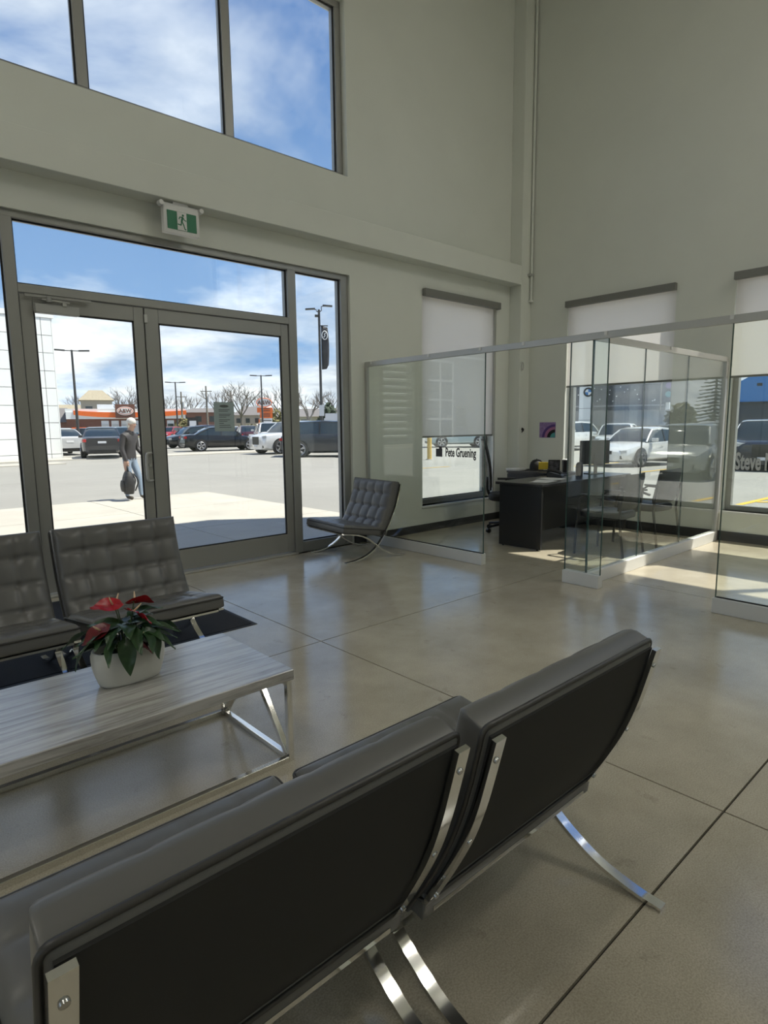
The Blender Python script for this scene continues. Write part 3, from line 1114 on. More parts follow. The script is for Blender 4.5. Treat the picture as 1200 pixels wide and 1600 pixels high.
def leaf_mesh(name, L, W, fold, droop, heart=0.16):
    """leaf along +x from stalk joint, curved down, folded about the midrib"""
    n = 12
    vs, fs = [], []
    for i in range(n + 1):
        t = i / n
        w = W * (math.sin(PI * min(1, t ** 0.62)) ** 0.85) * (1 - 0.25 * t) + 0.0006
        x = L * (t - heart * (1 - t) ** 3)
        z = -droop * L * t * t
        for s in (-1, -0.5, 0, 0.5, 1):
            xx = x - (heart * L * 0.9 * (abs(s) ** 2) * (1 - t) ** 4)
            vs.append((xx, s * w, z + fold * w * abs(s) ** 1.3 + 0.004 * math.sin(9 * t + 3 * s)))
    for i in range(n):
        for k in range(4):
            a = i * 5 + k
            fs.append((a, a + 1, a + 6, a + 5))
    return B().add(vs, fs).mesh(name)


lv = [leaf_mesh('leaf', 0.115, 0.036, 0.35, 0.30), leaf_mesh('leaf', 0.095, 0.032, 0.2, 0.35), leaf_mesh('leaf', 0.125, 0.028, 0.5, 0.22)]
sp = leaf_mesh('spathe', 0.088, 0.040, 0.25, 0.12, 0.22)
rnd = random.Random(11)


def place_leaf(me, base, tip, yaw, pitch, roll, matk, name):
    mid = (Vector(base) * 0.45 + Vector(tip) * 0.55) + Vector((0, 0, 0.03))
    st = B().tube(bez([base, mid, tip], 8), 0.0022, 5).build('stalk', M['stem'], an, smooth=180)
    o = obj(name, me, None, an, smooth=180)
    if not me.materials:
        me.materials.append(matk)
    o.material_slots[0].link = 'OBJECT'
    o.material_slots[0].material = matk
    o.location = tip
    o.rotation_euler = Euler((roll, pitch, yaw), 'XYZ')
    return o


for k in range(27):
    a = 2 * PI * (k * 0.381966) + rnd.uniform(-.3, .3)
    ring_ = (k % 3)
    r = (0.03, 0.065, 0.085)[ring_] * rnd.uniform(0.85, 1.15)
    h = (0.125, 0.10, 0.075)[ring_] + rnd.uniform(-.02, .025)
    bx_ = Vector((0.05 * math.cos(a) * rnd.random(), 0.02 * math.sin(a) * rnd.random(), 0))
    tip = Vector((r * 1.12 * math.cos(a), r * 0.85 * math.sin(a), h))
    place_leaf(lv[k % 3], bx_, tip, a + rnd.uniform(-.4, .4), (-0.15, 0.05, 0.20)[ring_] + rnd.uniform(-.2, .2), rnd.uniform(-.5, .5), M['leaf'], 'leaf')
# leaves hanging over the front rim and reaching far left and right, as in the photograph
for base, tip, yaw, pit, ro, mi in [((-.02, -.03, 0), (-.035, -.085, .055), -1.75, 1.05, .1, 0), ((.03, -.03, 0), (.055, -.075, .085), -0.95, 0.95, .2, 0),
                                    ((-.04, 0, 0), (-.155, -.01, .06), 2.9, .75, .2, 1), ((-.04, 0, 0), (-.12, .03, .105), 2.7, .30, .3, 2), ((.05, .01, 0), (.12, .01, .09), .1, .35, -.3, 2)]:
    place_leaf(lv[mi], base, Vector(tip), yaw, pit, ro, M['leaf'], 'leaf')
for k, (x, y, z, yaw, pit, ro, big, dk) in enumerate([(-.035, .025, .192, 2.7, -.05, -.5, 1, 0), (.035, .0, .198, .2, .15, -.6, 1, 0), (.012, -.04, .170, -.5, .55, -.25, 1, 0), (-.10, -.02, .115, 2.9, .5, -.5, 0, 1), (.0, -.075, .065, -.6, .6, -.3, 0, 1), (-.015, .06, .185, 1.5, .2, .4, 0, 0)]):
    o = place_leaf(sp, (x * .3, y * .3, 0), Vector((x, y, z)), yaw, pit, ro, M['spathe_dark'] if dk else M['spathe'], 'spathe')
    B().tube([(0.004, 0, 0.004), (0.010, 0, 0.024), (0.014, 0, 0.044)], [0.0042, 0.0038, 0.002], 6).build('spadix', M['spadix'], o, smooth=180)

# ================================================================== ENTRANCE MAT
mt = thing('entrance_mat', 'charcoal ribbed entrance mat on the floor before the glass doors', 'mat', (1.35, 4.55, 0))
B().box(-0.83, 0.83, -0.76, 0.92, 0.0, 0.003).build('rubber_border', M['rubber'], mt)
B().box(-0.80, 0.80, -0.73, 0.89, 0.003, 0.006).build('pile', M['mat_pile'], mt)

# ================================================================== OFFICE
dk = thing('office_desk', 'black laminate office desk facing the two visitor chairs', 'desk', (5.78, 3.79, 0))
B().box(-0.02, 2.04, -0.02, 0.62, 0.722, 0.750).build('desktop', M['desk'], dk, bevel=0.003, bseg=1)
B().box(0.0, 0.03, 0.0, 0.57, 0.012, 0.721).build('end_panel', M['desk'], dk)
B().box(1.99, 2.02, 0.0, 0.57, 0.012, 0.721).build('end_panel', M['desk'], dk)
B().box(0.031, 1.989, 0.10, 0.12, 0.20, 0.721).build('modesty_panel', M['desk'], dk)
for x in (0.015, 2.005):
    for y in (0.05, 0.52):
        B().cyl((x, y, 0), (x, y, 0.012), 0.012, n=10).build('foot', M['rubber'], dk)
cr = thing('credenza', 'low black credenza standing along the wall behind the desk', 'cabinet', (7.30, 4.43, 0))
B().box(0.0, 0.52, 0, 0.96, 0.715, 0.742).build('top', M['desk'], cr, bevel=0.003, bseg=1)
B().box(0.02, 0.52, 0.01, 0.95, 0.0, 0.714).build('carcass', M['desk'], cr)
for k in range(2):
    d_ = B().box(0.0, 0.0195, 0.015 + k * 0.47, 0.475 + k * 0.47, 0.05, 0.70).build('door', M['black'], cr)
    B().box(-0.012, -0.001, 0.44 if k == 0 else 0.50, 0.45 if k == 0 else 0.51, 0.36, 0.46).build('handle', M['steel_dull'], d_)

# desk chair on casters
oc = thing('desk_chair', 'black high backed desk chair on casters between desk and credenza', 'chair', (6.62, 4.86, 0), math.atan2(-0.8, 0.6) - PI / 2)
for k in range(5):
    a = 2 * PI * k / 5 + 0.3
    d_ = Vector((math.cos(a), math.sin(a), 0))
    ar = B().tube([d_ * 0.03 + Vector((0, 0, .11)), d_ * 0.30 + Vector((0, 0, .075))], [0.022, 0.014], 6).build('base_arm', M['black'], oc, smooth=40)
    pr_ = Vector((-d_.y, d_.x, 0))
    B().cyl(d_ * 0.30 + pr_ * 0.022 + Vector((0, 0, .028)), d_ * 0.30 - pr_ * 0.022 + Vector((0, 0, .028)), 0.028, n=12).cyl(d_ * .30 + Vector((0, 0, .04)), d_ * .30 + Vector((0, 0, .08)), 0.008, n=6).build('caster', M['black'], ar, smooth=40)
B().cyl((0, 0, .09), (0, 0, .42), 0.028, 0.024, n=12).build('gas_column', M['black'], oc, smooth=40)
B().rings([[(x * f, y * f, z) for x, y, _ in ell(.25, .25, 0, 28, 3)] for f, z in ((.9, .42), (1, .44), (1, .49), (.92, .51))]).build('seat', M['mesh_black'], oc, smooth=40)
bk = []
for i in range(9):
    z = .56 + .66 * i / 8
    y = -.22 - .10 * i / 8 + 0.03 * math.sin(PI * i / 8)
    w = .21 + .02 * math.sin(PI * i / 8)
    bk.append([(-w, y + .012, z), (-w * .5, y - .008, z), (0, y - .015, z), (w * .5, y - .008, z), (w, y + .012, z), (w, y - .012, z), (0, y - .04, z), (-w, y - .012, z)])
B().rings(bk).build('backrest', M['mesh_black'], oc, smooth=40)
B().tube(bez([(0, -.05, .43), (0, -.20, .44), (0, -.265, .56), (0, -.27, .72)], 10), 0.02, 6).build('back_spine', M['black'], oc, smooth=180)
for s in (-1, 1):
    B().tube(bez([(s * .22, -.02, .45), (s * .29, -.02, .50), (s * .29, -.02, .66)], 8), 0.014, 6).box(s * .29 - .035, s * .29 + .035, -.14, .10, .66, .685).build('armrest', M['black'], oc)


def guest_chair(label, loc, rz):
    t = thing('visitor_chair', label, 'chair', loc, rz, 'visitor chairs')
    for s in (-1, 1):
        B().tube([(s * .27, .24, 0), (s * .262, .225, .42), (s * .27, .20, .60), (s * .27, .14, .645), (s * .27, -.05, .64), (s * .265, -.20, .60)], .014, 8).build('arm_frame', M['black'], t, smooth=60)
        B().box(s * .27 - .022, s * .27 + .022, -.16, .18, .645, .665).build('arm_pad', M['vinyl'], t, bevel=0.006)
        B().tube([(s * .25, -.30, 0), (s * .245, -.235, .44), (s * .235, -.275, .72)], .014, 8).build('leg', M['black'], t, smooth=60)
    B().rings([[(x, y, z) for x, y, _ in ell(a, c, 0, 28, 4)] for a, c, z in ((.22, .22, .40), (.245, .245, .41), (.25, .25, .45), (.235, .235, .475), (.2, .2, .48))]).build('seat', M['vinyl'], t, smooth=60)
    bk = []
    for i in range(8):
        f = i / 7
        z = .50 + .385 * f
        y = -.235 - .075 * f
        w = .235 - .02 * f if i not in (0, 7) else .215
        th = .03 if i not in (0, 7) else .018
        bk.append([(-w, y + .035, z), (-w * .5, y + .012, z), (0, y + .004, z), (w * .5, y + .012, z), (w, y + .035, z), (w, y + .035 - th, z), (w * .5, y + .008 - th, z), (0, y - th, z), (-w * .5, y + .008 - th, z), (-w, y + .035 - th, z)])
    B().rings(bk).build('backrest', M['vinyl'], t, smooth=60)
    B().box(-.24, .24, -.02, .02, .385, .405).build('seat_bar', M['black'], t)
    return t


guest_chair('black vinyl visitor chair with armrests close to the desk end', (6.235, 3.245, 0), 0.04)
guest_chair('black vinyl visitor chair with armrests close to the sunny window', (7.12, 3.235, 0), -0.10)

# things on the desk and credenza
mo = thing('monitor', 'black computer monitor standing on the desk by the window', 'monitor', (7.46, 4.10, 0.75), -0.25)
B().box(-.11, .11, -.08, .08, 0, .012).build('stand_foot', M['black'], mo, bevel=0.003)
B().box(-.025, .025, -.03, -.015, .012, .26).build('stand_neck', M['black'], mo)
s_ = B().box(-.26, .26, -.015, .012, .13, .44).build('screen_case', M['black'], mo, bevel=0.004)
B().box(-.25, .25, .012, .014, .14, .43).build('screen', M['screen'], s_)
spk = thing('desk_speaker', 'small rounded black speaker standing on the desk', 'speaker', (7.02, 4.06, 0.75))
B().lathe([(.02, 0), (.042, .004), (.045, .05), (.046, .11), (.042, .15), (.028, .172), (.006, .178)], n=18).build('body', M['black'], spk, smooth=60)
B().lathe([(.05, 0), (.05, .003), (.046, .004)], n=18).build('foot', M['rubber'], spk)
kb = thing('keyboard', 'black keyboard lying on the desk below the monitor', 'keyboard', (7.10, 4.29, 0.75), 0.1)
B().box(-.22, .22, -.07, .07, 0, .016).build('case', M['black'], kb, bevel=0.003)
for r in range(4):
    B().box(-.205, .205, -.055 + r * .029, -.031 + r * .029, .016, .021).build('key_row', M['rubber'], kb)
ph = thing('desk_phone', 'black desk telephone on the desk in front of the credenza', 'telephone', (6.70, 4.20, 0.75), 0.4)
B().add([(-.1, -.09, 0), (.1, -.09, 0), (.1, .09, 0), (-.1, .09, 0), (-.1, -.09, .03), (.1, -.09, .03), (.1, .09, .075), (-.1, .09, .075)], [(3, 2, 1, 0), (4, 5, 6, 7), (0, 1, 5, 4), (1, 2, 6, 5), (2, 3, 7, 6), (3, 0, 4, 7)]).build('base', M['black'], ph, bevel=0.004)
B().tube(bez([(-.07, -.08, .05), (-.07, -.05, .068), (-.07, .04, .09), (-.07, .085, .088)], 10), .02, 8).build('handset', M['black'], ph, smooth=60)
for k, (x, y, r_, w_, d2_, lab) in enumerate([(6.10, 3.98, .15, .30, .21, 'loose white papers spread on the near end of the desk'), (6.45, 4.10, -.2, .21, .29, 'single paper sheet lying near the middle of the desk')]):
    t = thing('paper_sheet', lab, 'paper', (x, y, 0.7505), r_)
    B().box(-w_ / 2, w_ / 2, -d2_ / 2, d2_ / 2, 0, .0015).build('sheet', M['paper'], t)
    B().obox((.03, .02, .0025), (w_, d2_, .0012), (0, 0, .25)).build('sheet', M['paper'], t)
t = thing('paper_stack', 'ragged stack of white papers on the credenza end', 'paper', (7.42, 5.31, 0.742))
for k in range(5):
    B().obox((rnd.uniform(-.02, .02), rnd.uniform(-.02, .02), .003 + .006 * k), (.22, .19, .005), (0, 0, rnd.uniform(-.3, .3))).build('sheet', M['paper'], t)
cpb = thing('baseball_cap', 'black baseball cap resting on the credenza', 'cap', (7.60, 5.08, 0.742), 2.6)
B().lathe([(.098, 0), (.100, .03), (.098, .075), (.085, .115), (.06, .145), (.025, .158), (.004, .160)], n=20).build('crown', M['mesh_black'], cpb, smooth=60)
B().rings([[(.06 + .0 * i, -.085 + .017 * i, .012 + z) for i in range(11)] + [(.085 + .10 * math.sin(PI * i / 10), .085 - .017 * i, .012 + z - .012 * math.sin(PI * i / 10)) for i in range(11)] for z in (0, .005)]).build('brim', M['mesh_black'], cpb)
B().ball((0, 0, .162), .008).build('button', M['mesh_black'], cpb)
yc = thing('note_stand', 'bright yellow card in a small stand on the credenza', 'card', (7.52, 4.915, 0.742), 2.2)
B().obox((0, 0, .078), (.13, .008, .105), (-.15, 0, 0)).build('card', M['yellow_card'], yc)
B().box(-.065, .065, -.03, .03, 0, .015).build('stand', M['black'], yc)
pf = thing('photo_frame', 'black picture frame with a dark photo on the credenza', 'frame', (7.55, 4.76, 0.742), 2.2)
B().obox((0, 0, .085), (.16, .012, .165), (-.2, 0, 0)).build('frame', M['black'], pf)
B().obox((0, .010, .085), (.13, .004, .135), (-.2, 0, 0)).build('photo', mat('dark photo', (0.12, 0.12, 0.13), 0.2, noise=(18, 0.9, 3)), pf)
B().obox((0, -.045, .06), (.04, .006, .12), (.5, 0, 0)).build('easel', M['black'], pf)
tb = thing('tumbler', 'dark insulated tumbler with pale lid on the credenza', 'cup', (7.54, 4.58, 0.742))
B().lathe([(.03, 0), (.034, .003), (.043, .16), (.043, .168)], n=20).build('body', M['desk'], tb, smooth=40)
B().lathe([(.044, .168), (.045, .178), (.040, .184), (.02, .184)], n=20).build('lid', M['white'], tb, smooth=40)

# ================================================================== OUTDOORS: GROUND
M['asphalt'] = mat('sunlit asphalt', (0.275, 0.268, 0.245), 0.9, noise=(0.35, 0.08, 8), bump=(30, 0.2, 0.01))
M['apron'] = mat('broom finished concrete', (0.44, 0.415, 0.36), 0.9, noise=(0.9, 0.10, 8))
M['paint_yellow'] = mat('yellow line paint', (0.62, 0.40, 0.04), 0.8)
M['paint_white'] = mat('white line paint', (0.6, 0.6, 0.57), 0.8)
M['grass'] = mat('dull spring grass', (0.16, 0.17, 0.06), 0.95, noise=(1.5, 0.3, 6))
M['pole'] = mat('dark pole paint', (0.035, 0.035, 0.038), 0.5)
M['pole_light'] = mat('weathered wood pole', (0.20, 0.18, 0.15), 0.8)
M['panel'] = mat('white composite panel', (0.80, 0.82, 0.81), 0.35)
M['panel_gap'] = mat('panel joint', (0.22, 0.23, 0.24), 0.8)
M['win_dark'] = mat('dark window glass', (0.05, 0.065, 0.065), 0.06, spec=0.8)
M['bark'] = mat('grey bark', (0.17, 0.15, 0.13), 0.9)
M['needle'] = mat('spruce needles', (0.035, 0.055, 0.03), 0.8, noise=(3, 0.4, 4))
M['hedge'] = mat('budding hedge', (0.14, 0.13, 0.055), 0.9, noise=(2, 0.4, 5))
M['orange'] = mat('orange fascia', (0.80, 0.15, 0.02), 0.45)
M['brown_wall'] = mat('brown cladding', (0.16, 0.065, 0.045), 0.7)
M['beige'] = mat('beige siding', (0.46, 0.41, 0.32), 0.8)
M['roof_tan'] = mat('tan shingle roof', (0.34, 0.30, 0.22), 0.9, noise=(3, 0.15, 4))
M['roof_grey'] = mat('grey shingle roof', (0.17, 0.16, 0.16), 0.9)
M['brick'] = mat('red brown brick', (0.22, 0.11, 0.08), 0.85)
M['blue_roof'] = mat('bright blue sheet metal', (0.035, 0.20, 0.50), 0.45)
M['charcoal_wall'] = mat('charcoal sheet metal', (0.035, 0.042, 0.055), 0.5)
M['fence'] = mat('weathered fence boards', (0.20, 0.20, 0.19), 0.9, noise=(4, 0.2, 4, (1, 1, .1)))
M['tyre'] = mat('tyre', (0.015, 0.015, 0.016), 0.8)
M['rim'] = mat('alloy rim', (0.55, 0.55, 0.56), 0.25, 0.9)
M['car_glass'] = mat('car window', (0.02, 0.03, 0.035), 0.03, spec=0.9)
M['head_lamp'] = mat('head lamp lens', (0.45, 0.47, 0.48), 0.08, spec=0.8)
M['tail_lamp'] = mat('tail lamp lens', (0.36, 0.02, 0.02), 0.15)
M['grille'] = mat('car grille', (0.012, 0.012, 0.013), 0.3)
M['plate'] = mat('number plate', (0.65, 0.66, 0.68), 0.4)


def gz(x, y):
    a = min(max(x - 9, 0), 22)
    return -0.02 - 0.0145 * a * min(max((26 - y) / 10, 0), 1)


def axis(lo, hi, extra):
    s = {lo, hi, *extra}
    v = -40
    while v < 60:
        s.add(float(v))
        v += 2
    return sorted(q for q in s if lo <= q <= hi)


gxs = axis(-260, 300, (XL - 0.25, XO, -120, -80, 90, 140, 200))
gys = axis(-200, 340, (YB - 0.25, YO, -90, -60, 80, 120, 180, 250))
vs = [(x, y, gz(x, y)) for y in gys for x in gxs]
fs = []
n1 = len(gxs)
for j in range(len(gys) - 1):
    for i in range(n1 - 1):
        cx, cy = (gxs[i] + gxs[i + 1]) / 2, (gys[j] + gys[j + 1]) / 2
        if XL - 0.25 < cx < XO and YB - 0.25 < cy < YO:
            continue
        a = j * n1 + i
        fs.append((a, a + 1, a + n1 + 1, a + n1))
ground = struct(B().add(vs, fs).build('ground', M['asphalt']), 'sunlit grey asphalt parking lot around the showroom', 'ground')
for k, x in enumerate((9.2,)):
    for y in (3.74, 0.9, -2.0):
        B().add([(x, y - .06, gz(x, y) + .006), (x + 5.5, y - .06, gz(x + 5.5, y) + .006), (x + 5.5, y + .06, gz(x + 5.5, y) + .006), (x, y + .06, gz(x, y) + .006)], [(0, 1, 2, 3)]).build('parking_line', M['paint_yellow'], ground)
for (a, c) in (((11.2, 3.65), (13.6, 1.9)), ((12.6, 3.65), (14.6, 2.2))):
    d_ = Vector((c[0] - a[0], c[1] - a[1], 0)).normalized()
    n_ = Vector((-d_.y, d_.x, 0)) * .06
    B().add([(a[0] + n_.x, a[1] + n_.y, gz(*a) + .008), (c[0] + n_.x, c[1] + n_.y, gz(*c) + .008), (c[0] - n_.x, c[1] - n_.y, gz(*c) + .008), (a[0] - n_.x, a[1] - n_.y, gz(*a) + .008)], [(0, 1, 2, 3)]).build('parking_line', M['paint_yellow'], ground)
for (cx, cy, ln, an_) in ((22.5, 12.2, 5, .05), (21.5, 9.0, 5, .05), (23.5, 15.5, 5, .05), (14.5, 15.0, 5, .05)):
    d_ = Vector((math.cos(an_), math.sin(an_), 0)) * ln / 2
    n_ = Vector((-math.sin(an_), math.cos(an_), 0)) * .06
    pts = [Vector((cx, cy, 0)) - d_ - n_, Vector((cx, cy, 0)) + d_ - n_, Vector((cx, cy, 0)) + d_ + n_, Vector((cx, cy, 0)) - d_ + n_]
    B().add([(p.x, p.y, gz(p.x, p.y) + .008) for p in pts], [(0, 1, 2, 3)]).build('parking_line', M['paint_yellow'], ground)
# concrete apron before the doors
ap = struct(B().box(-9, 6.14, YO + .001, 12.64, -0.03, -0.006).build('apron', M['joint']), 'pale concrete apron outside the glass doors', 'pavement')
ax = [-9, -5.9, -3.5, -1.1, 1.3, 3.7, 6.14]
ay = [YO + .001, 8.15, 10.4, 12.64]
for i in range(len(ax) - 1):
    for j in range(len(ay) - 1):
        B().box(ax[i] + .006, ax[i + 1] - .006, ay[j] + .006, ay[j + 1] - .006, -0.006, 0.0).build('slab', M['apron'], ap)
struct(B().box(-30, 22, 30.3, 32.3, -0.03, 0.02).box(-30, 7.2, 27.3, 28.6, -0.03, 0.012).build('kerb_strip', M['apron']), 'pale concrete strip along the parked cars by the white building', 'pavement')
struct(B().box(16, 44, 47, 49.5, -0.03, 0.03).build('kerb_strip', M['apron']), 'pale concrete strip across the far side of the lot', 'pavement')
struct(B().box(-60, 130, 92, 103, -0.03, 0.03).build('grass_verge', M['grass']), 'dull green grass verge before the restaurant', 'grass')

# ================================================================== WHITE BUILDING
wb = thing('office_building', 'white panel clad building with tall dark window beside the lot', 'building', (0, 32.4, 0))
B().box(-32, 8.38, 0.06, 14, 0.0, 6.55).build('wall', M['panel_gap'], wb)
B().box(-32.1, 8.5, -0.05, 14.1, 6.55, 6.78).build('parapet_cap', M['panel'], wb)
cols_ = [8.38, 7.93, 5.4, 2.9, .4, -2.1]
rows_ = [0.0, .22, .95, 1.70, 2.50, 3.32, 4.12, 4.95, 5.75, 6.55]
for a, c in zip(cols_, cols_[1:]):
    for z0, z1 in zip(rows_, rows_[1:]):
        if a in (5.4,) and z0 < 3.2 and z0 > 0.1:
            continue
        B().box(c + .012, a - .012, -0.01, 0.058, z0 + .012, z1 - .012).build('panel', M['panel'], wb)
B().box(8.381, 8.42, 0.0, 14, 0, 6.54).build('side_panel', M['panel'], wb)
wd = B().box(2.98, 5.32, 0.02, 0.05, .26, 3.28).build('window', M['win_dark'], wb)
for x in (3.0, 4.1, 5.28):
    B().box(x - .035, x + .035, -.012, .019, .26, 3.28).build('mullion', M['white'], wd)
# further bays with white framed windows and louvred panels, seen mirrored in the office glass
for k, x0 in enumerate((-7.2, -12.2, -17.2, -22.2, -27.2)):
    if k % 2:
        for z in range(12):
            B().obox((x0 + 2.2, 0.0, .6 + z * .5), (4.0, .10, .16), (.5, 0, 0)).build('louvre', M['panel'], wb)
    else:
        w_ = B().box(x0, x0 + 4.4, .02, .05, .3, 6.2).build('window', M['win_dark'], wb)
        for q_ in range(4):
            B().box(x0 + 1.45 * q_, x0 + 1.45 * q_ + .14, -.03, .02, .3, 6.2).build('mullion', M['panel'], w_)
        for q_ in range(5):
            B().box(x0, x0 + 4.4, -.035, .02, .3 + 1.45 * q_, .46 + 1.45 * q_).build('mullion', M['panel'], w_)

# ================================================================== CARS
PAINT = {}


def paint(col, metal=0.3):
    if col not in PAINT:
        PAINT[col] = mat('car paint %d' % len(PAINT), col, 0.22, metal, coat=0.6)
    return PAINT[col]


STY = {
    'sedan': dict(L=4.72, W=0.925, H=1.44, top=[(0, .60), (.04, .70), (.16, .83), (.30, .93), (.5, .95), (.82, 1.0), (.94, 1.02), (1, .93)], gh=[(.285, .40), (.69, .885)], belt=.94),
    'suv': dict(L=4.75, W=0.97, H=1.69, top=[(0, .88), (.03, .98), (.14, 1.06), (.27, 1.11), (.5, 1.12), (.9, 1.13), (.97, 1.10), (1, .95)], gh=[(.25, .36), (.86, .975)], belt=1.10),
    'hatch': dict(L=4.15, W=0.90, H=1.50, top=[(0, .62), (.04, .76), (.16, .88), (.28, .97), (.5, 1.0), (.9, 1.03), (.97, 1.0), (1, .85)], gh=[(.25, .39), (.80, .965)], belt=.98),
}


def lerp_tab(tab, t):
    for (a, va), (c, vc) in zip(tab, tab[1:]):
        if t <= c:
            return va + (vc - va) * (t - a) / (c - a)
    return tab[-1][1]


def car(label, px_, depth, heading, style, col, cat='car', scale=1.0, wheel='rim', at=None, group='parked cars'):
    P = STY[style]
    L, W, H = P['L'], P['W'], P['H']
    p = spot(px_, 690, depth) if at is None else Vector((at[0], at[1], 0))
    z0 = gz(p.x, p.y)
    if 30.3 < p.y < 32.3 and p.x < 22:
        z0 = 0.02
    t = thing('car', label, cat, (p.x, p.y, z0), heading, group)
    t.scale = (scale,) * 3
    pm = paint(col)
    ts = [0, .015, .04, .08, .13, .2, .28, .36, .45, .55, .65, .75, .84, .91, .96, .985, 1]
    wtab = [(0, .70), (.015, .80), (.04, .88), (.10, .96), (.2, 1), (.8, 1), (.92, .96), (.97, .90), (1, .78)]
    rings = []
    for q_ in ts:
        x = L / 2 - q_ * L
        w = W * lerp_tab(wtab, q_)
        zt = lerp_tab(P['top'], q_)
        zb = .20 if .05 < q_ < .95 else .26
        h = zt - zb
        half = [(.80 * w, zb), (.97 * w, zb + .10), (1.0 * w, zb + .45 * h), (.985 * w, zb + .72 * h), (.94 * w, zb + .93 * h), (.80 * w, zt), (.3 * w, zt + .012)]
        rings.append([(x, y, z) for y, z in half] + [(x, -y, z) for y, z in reversed(half)])
    body = B().rings(rings).build('body', pm, t, smooth=38)
    # greenhouse
    (ws0, ws1), (rw0, rw1) = P['gh']
    gt = [ws0, (ws0 + ws1) / 2, ws1, ws1 + .08, (ws1 + rw0) / 2, rw0 - .04, rw0, (rw0 + rw1) / 2, rw1]
    g, rf = [], []
    for q_ in gt:
        x = L / 2 - q_ * L
        if q_ <= ws1:
            f = (q_ - ws0) / (ws1 - ws0)
        elif q_ >= rw0:
            f = (rw1 - q_) / (rw1 - rw0)
        else:
            f = 1
        crown = 1 - .035 * ((q_ - (ws1 + rw0) / 2) / ((rw0 - ws1) / 2)) ** 2 if ws1 <= q_ <= rw0 else .965
        zb = P['belt'] - .03
        zt = zb + (H * crown - zb) * (f ** .82) + .012
        yb, yt = W * .90, W * (.88 - .16 * f)
        g.append([(x, yb, zb - .01), (x, yt, zt - .06 * f), (x, yt * .82, zt), (x, -yt * .82, zt), (x, -yt, zt - .06 * f), (x, -yb, zb - .01)])
        rf.append((x, yb, zb, yt, zt, f))
    B().rings(g).build('window_glass', M['car_glass'], t, smooth=30)
    rr = []
    for x, yb, zb, yt, zt, f in rf:
        if f > .98:
            rr.append([(x, yt + .012, zt - .075), (x, yt + .004, zt - .02), (x, yt * .8, zt + .012), (x, 0, zt + .02), (x, -yt * .8, zt + .012), (x, -yt - .004, zt - .02), (x, -yt - .012, zt - .075), (x, -yt * .9, zt - .06), (x, yt * .9, zt - .06)])
    B().rings(rr).build('roof', pm, t, smooth=38)
    for s in (-1, 1):
        for sl in (slice(0, 3), slice(-3, None)):
            B().tube([(x, s * (yt + .003), zt - .06 * f) for x, yb, zb, yt, zt, f in rf[sl]], .035, 6).build('pillar', pm, t, smooth=60)
        x, yb, zb, yt, zt, f = rf[4]
        B().flatbar([(x, s * (yb + .004), zb), (x, s * (yt + .01), zt - .07)], (1, 0, 0), .07, .02).build('pillar', M['grille'], t)
        # mirror
        B().obox((L / 2 - (ws0 + .055) * L, s * (W + .07), P['belt'] + .06), (.16, .20, .13)).build('mirror', pm, t, bevel=.02)
        for q_ in (.47, .66):
            B().box(L / 2 - q_ * L - .09, L / 2 - q_ * L + .09, min(s * W * .995, s * W * 1.012), max(s * W * .995, s * W * 1.012), P['belt'] - .17, P['belt'] - .145).build('door_handle', pm, t)
        # lamps
        B().obox((L / 2 - .15, s * W * .665, lerp_tab(P['top'], .03) - .075), (.20, W * .36, .11), (0, .12, -s * .48)).build('headlight', M['head_lamp'], t, bevel=.01)
        B().obox((-L / 2 + .095, s * W * .70, lerp_tab(P['top'], 1) - .10), (.16, W * .40, .13), (0, 0, s * .40)).build('taillight', M['tail_lamp'], t, bevel=.01)
        B().obox((L / 2 - .12, s * W * .62, .40), (.16, .28, .12), (0, 0, -s * .45)).build('bumper_vent', M['grille'], t, bevel=.01)
    B().box(L / 2 - .06, L / 2 + .004, -.34 * W, .34 * W, .50, lerp_tab(P['top'], 0) + .03).build('grille', M['grille'], t, bevel=.012)
    B().box(-L / 2 - .012, -L / 2 + .06, -.62 * W, .62 * W, .25, .40).build('rear_diffuser', M['grille'], t, bevel=.012)
    B().box(L / 2 + .002, L / 2 + .012, -.16, .16, .40, .50).build('number_plate', M['plate'], t)
    B().box(-L / 2 - .016, -L / 2 + .004, -.18, .18, .70, .80).build('number_plate', M['plate'], t)
    R_ = .335 if style != 'suv' else .375
    for fx in (L / 2 - .88, -L / 2 + .90):
        for s in (-1, 1):
            y1 = s * (W + .006)
            B().cyl((fx, y1 - s * .02, R_ + .02), (fx, y1 - s * .001, R_ + .02), R_ * 1.14, n=22).build('wheel_arch', M['grille'], t)
            y0, y1 = s * (W - .20), s * (W + .022)
            wv = B().rings([[(fx + r * math.cos(2 * PI * k / 22), y, R_ + r * math.sin(2 * PI * k / 22)) for k in range(22)] for r, y in ((R_ * .9, y0), (R_, y0 + s * .03), (R_, y1 - s * .02), (R_ * .93, y1))]).build('wheel', M['tyre'], t, smooth=40)
            rb = B().cyl((fx, y1, R_), (fx, y1 + s * .004, R_), R_ * .70, n=20)
            rb.build('rim_disc', M['grille'], wv)
            sp_ = B()
            for k in range(5):
                a = 2 * PI * k / 5 + .4
                for da in (-.13, .13):
                    d_ = Vector((math.cos(a + da), 0, math.sin(a + da)))
                    c_ = Vector((fx, y1 + s * .008, R_))
                    sp_.flatbar([c_ + d_ * .03, c_ + d_ * R_ * .70], (0, 1, 0), .012, .035)
            sp_.tube([(fx + R_ * .70 * math.cos(2 * PI * k / 20), y1 + s * .006, R_ + R_ * .70 * math.sin(2 * PI * k / 20)) for k in range(20)], .014, 5, True)
            sp_.build('spokes', M[wheel], wv)
    return t


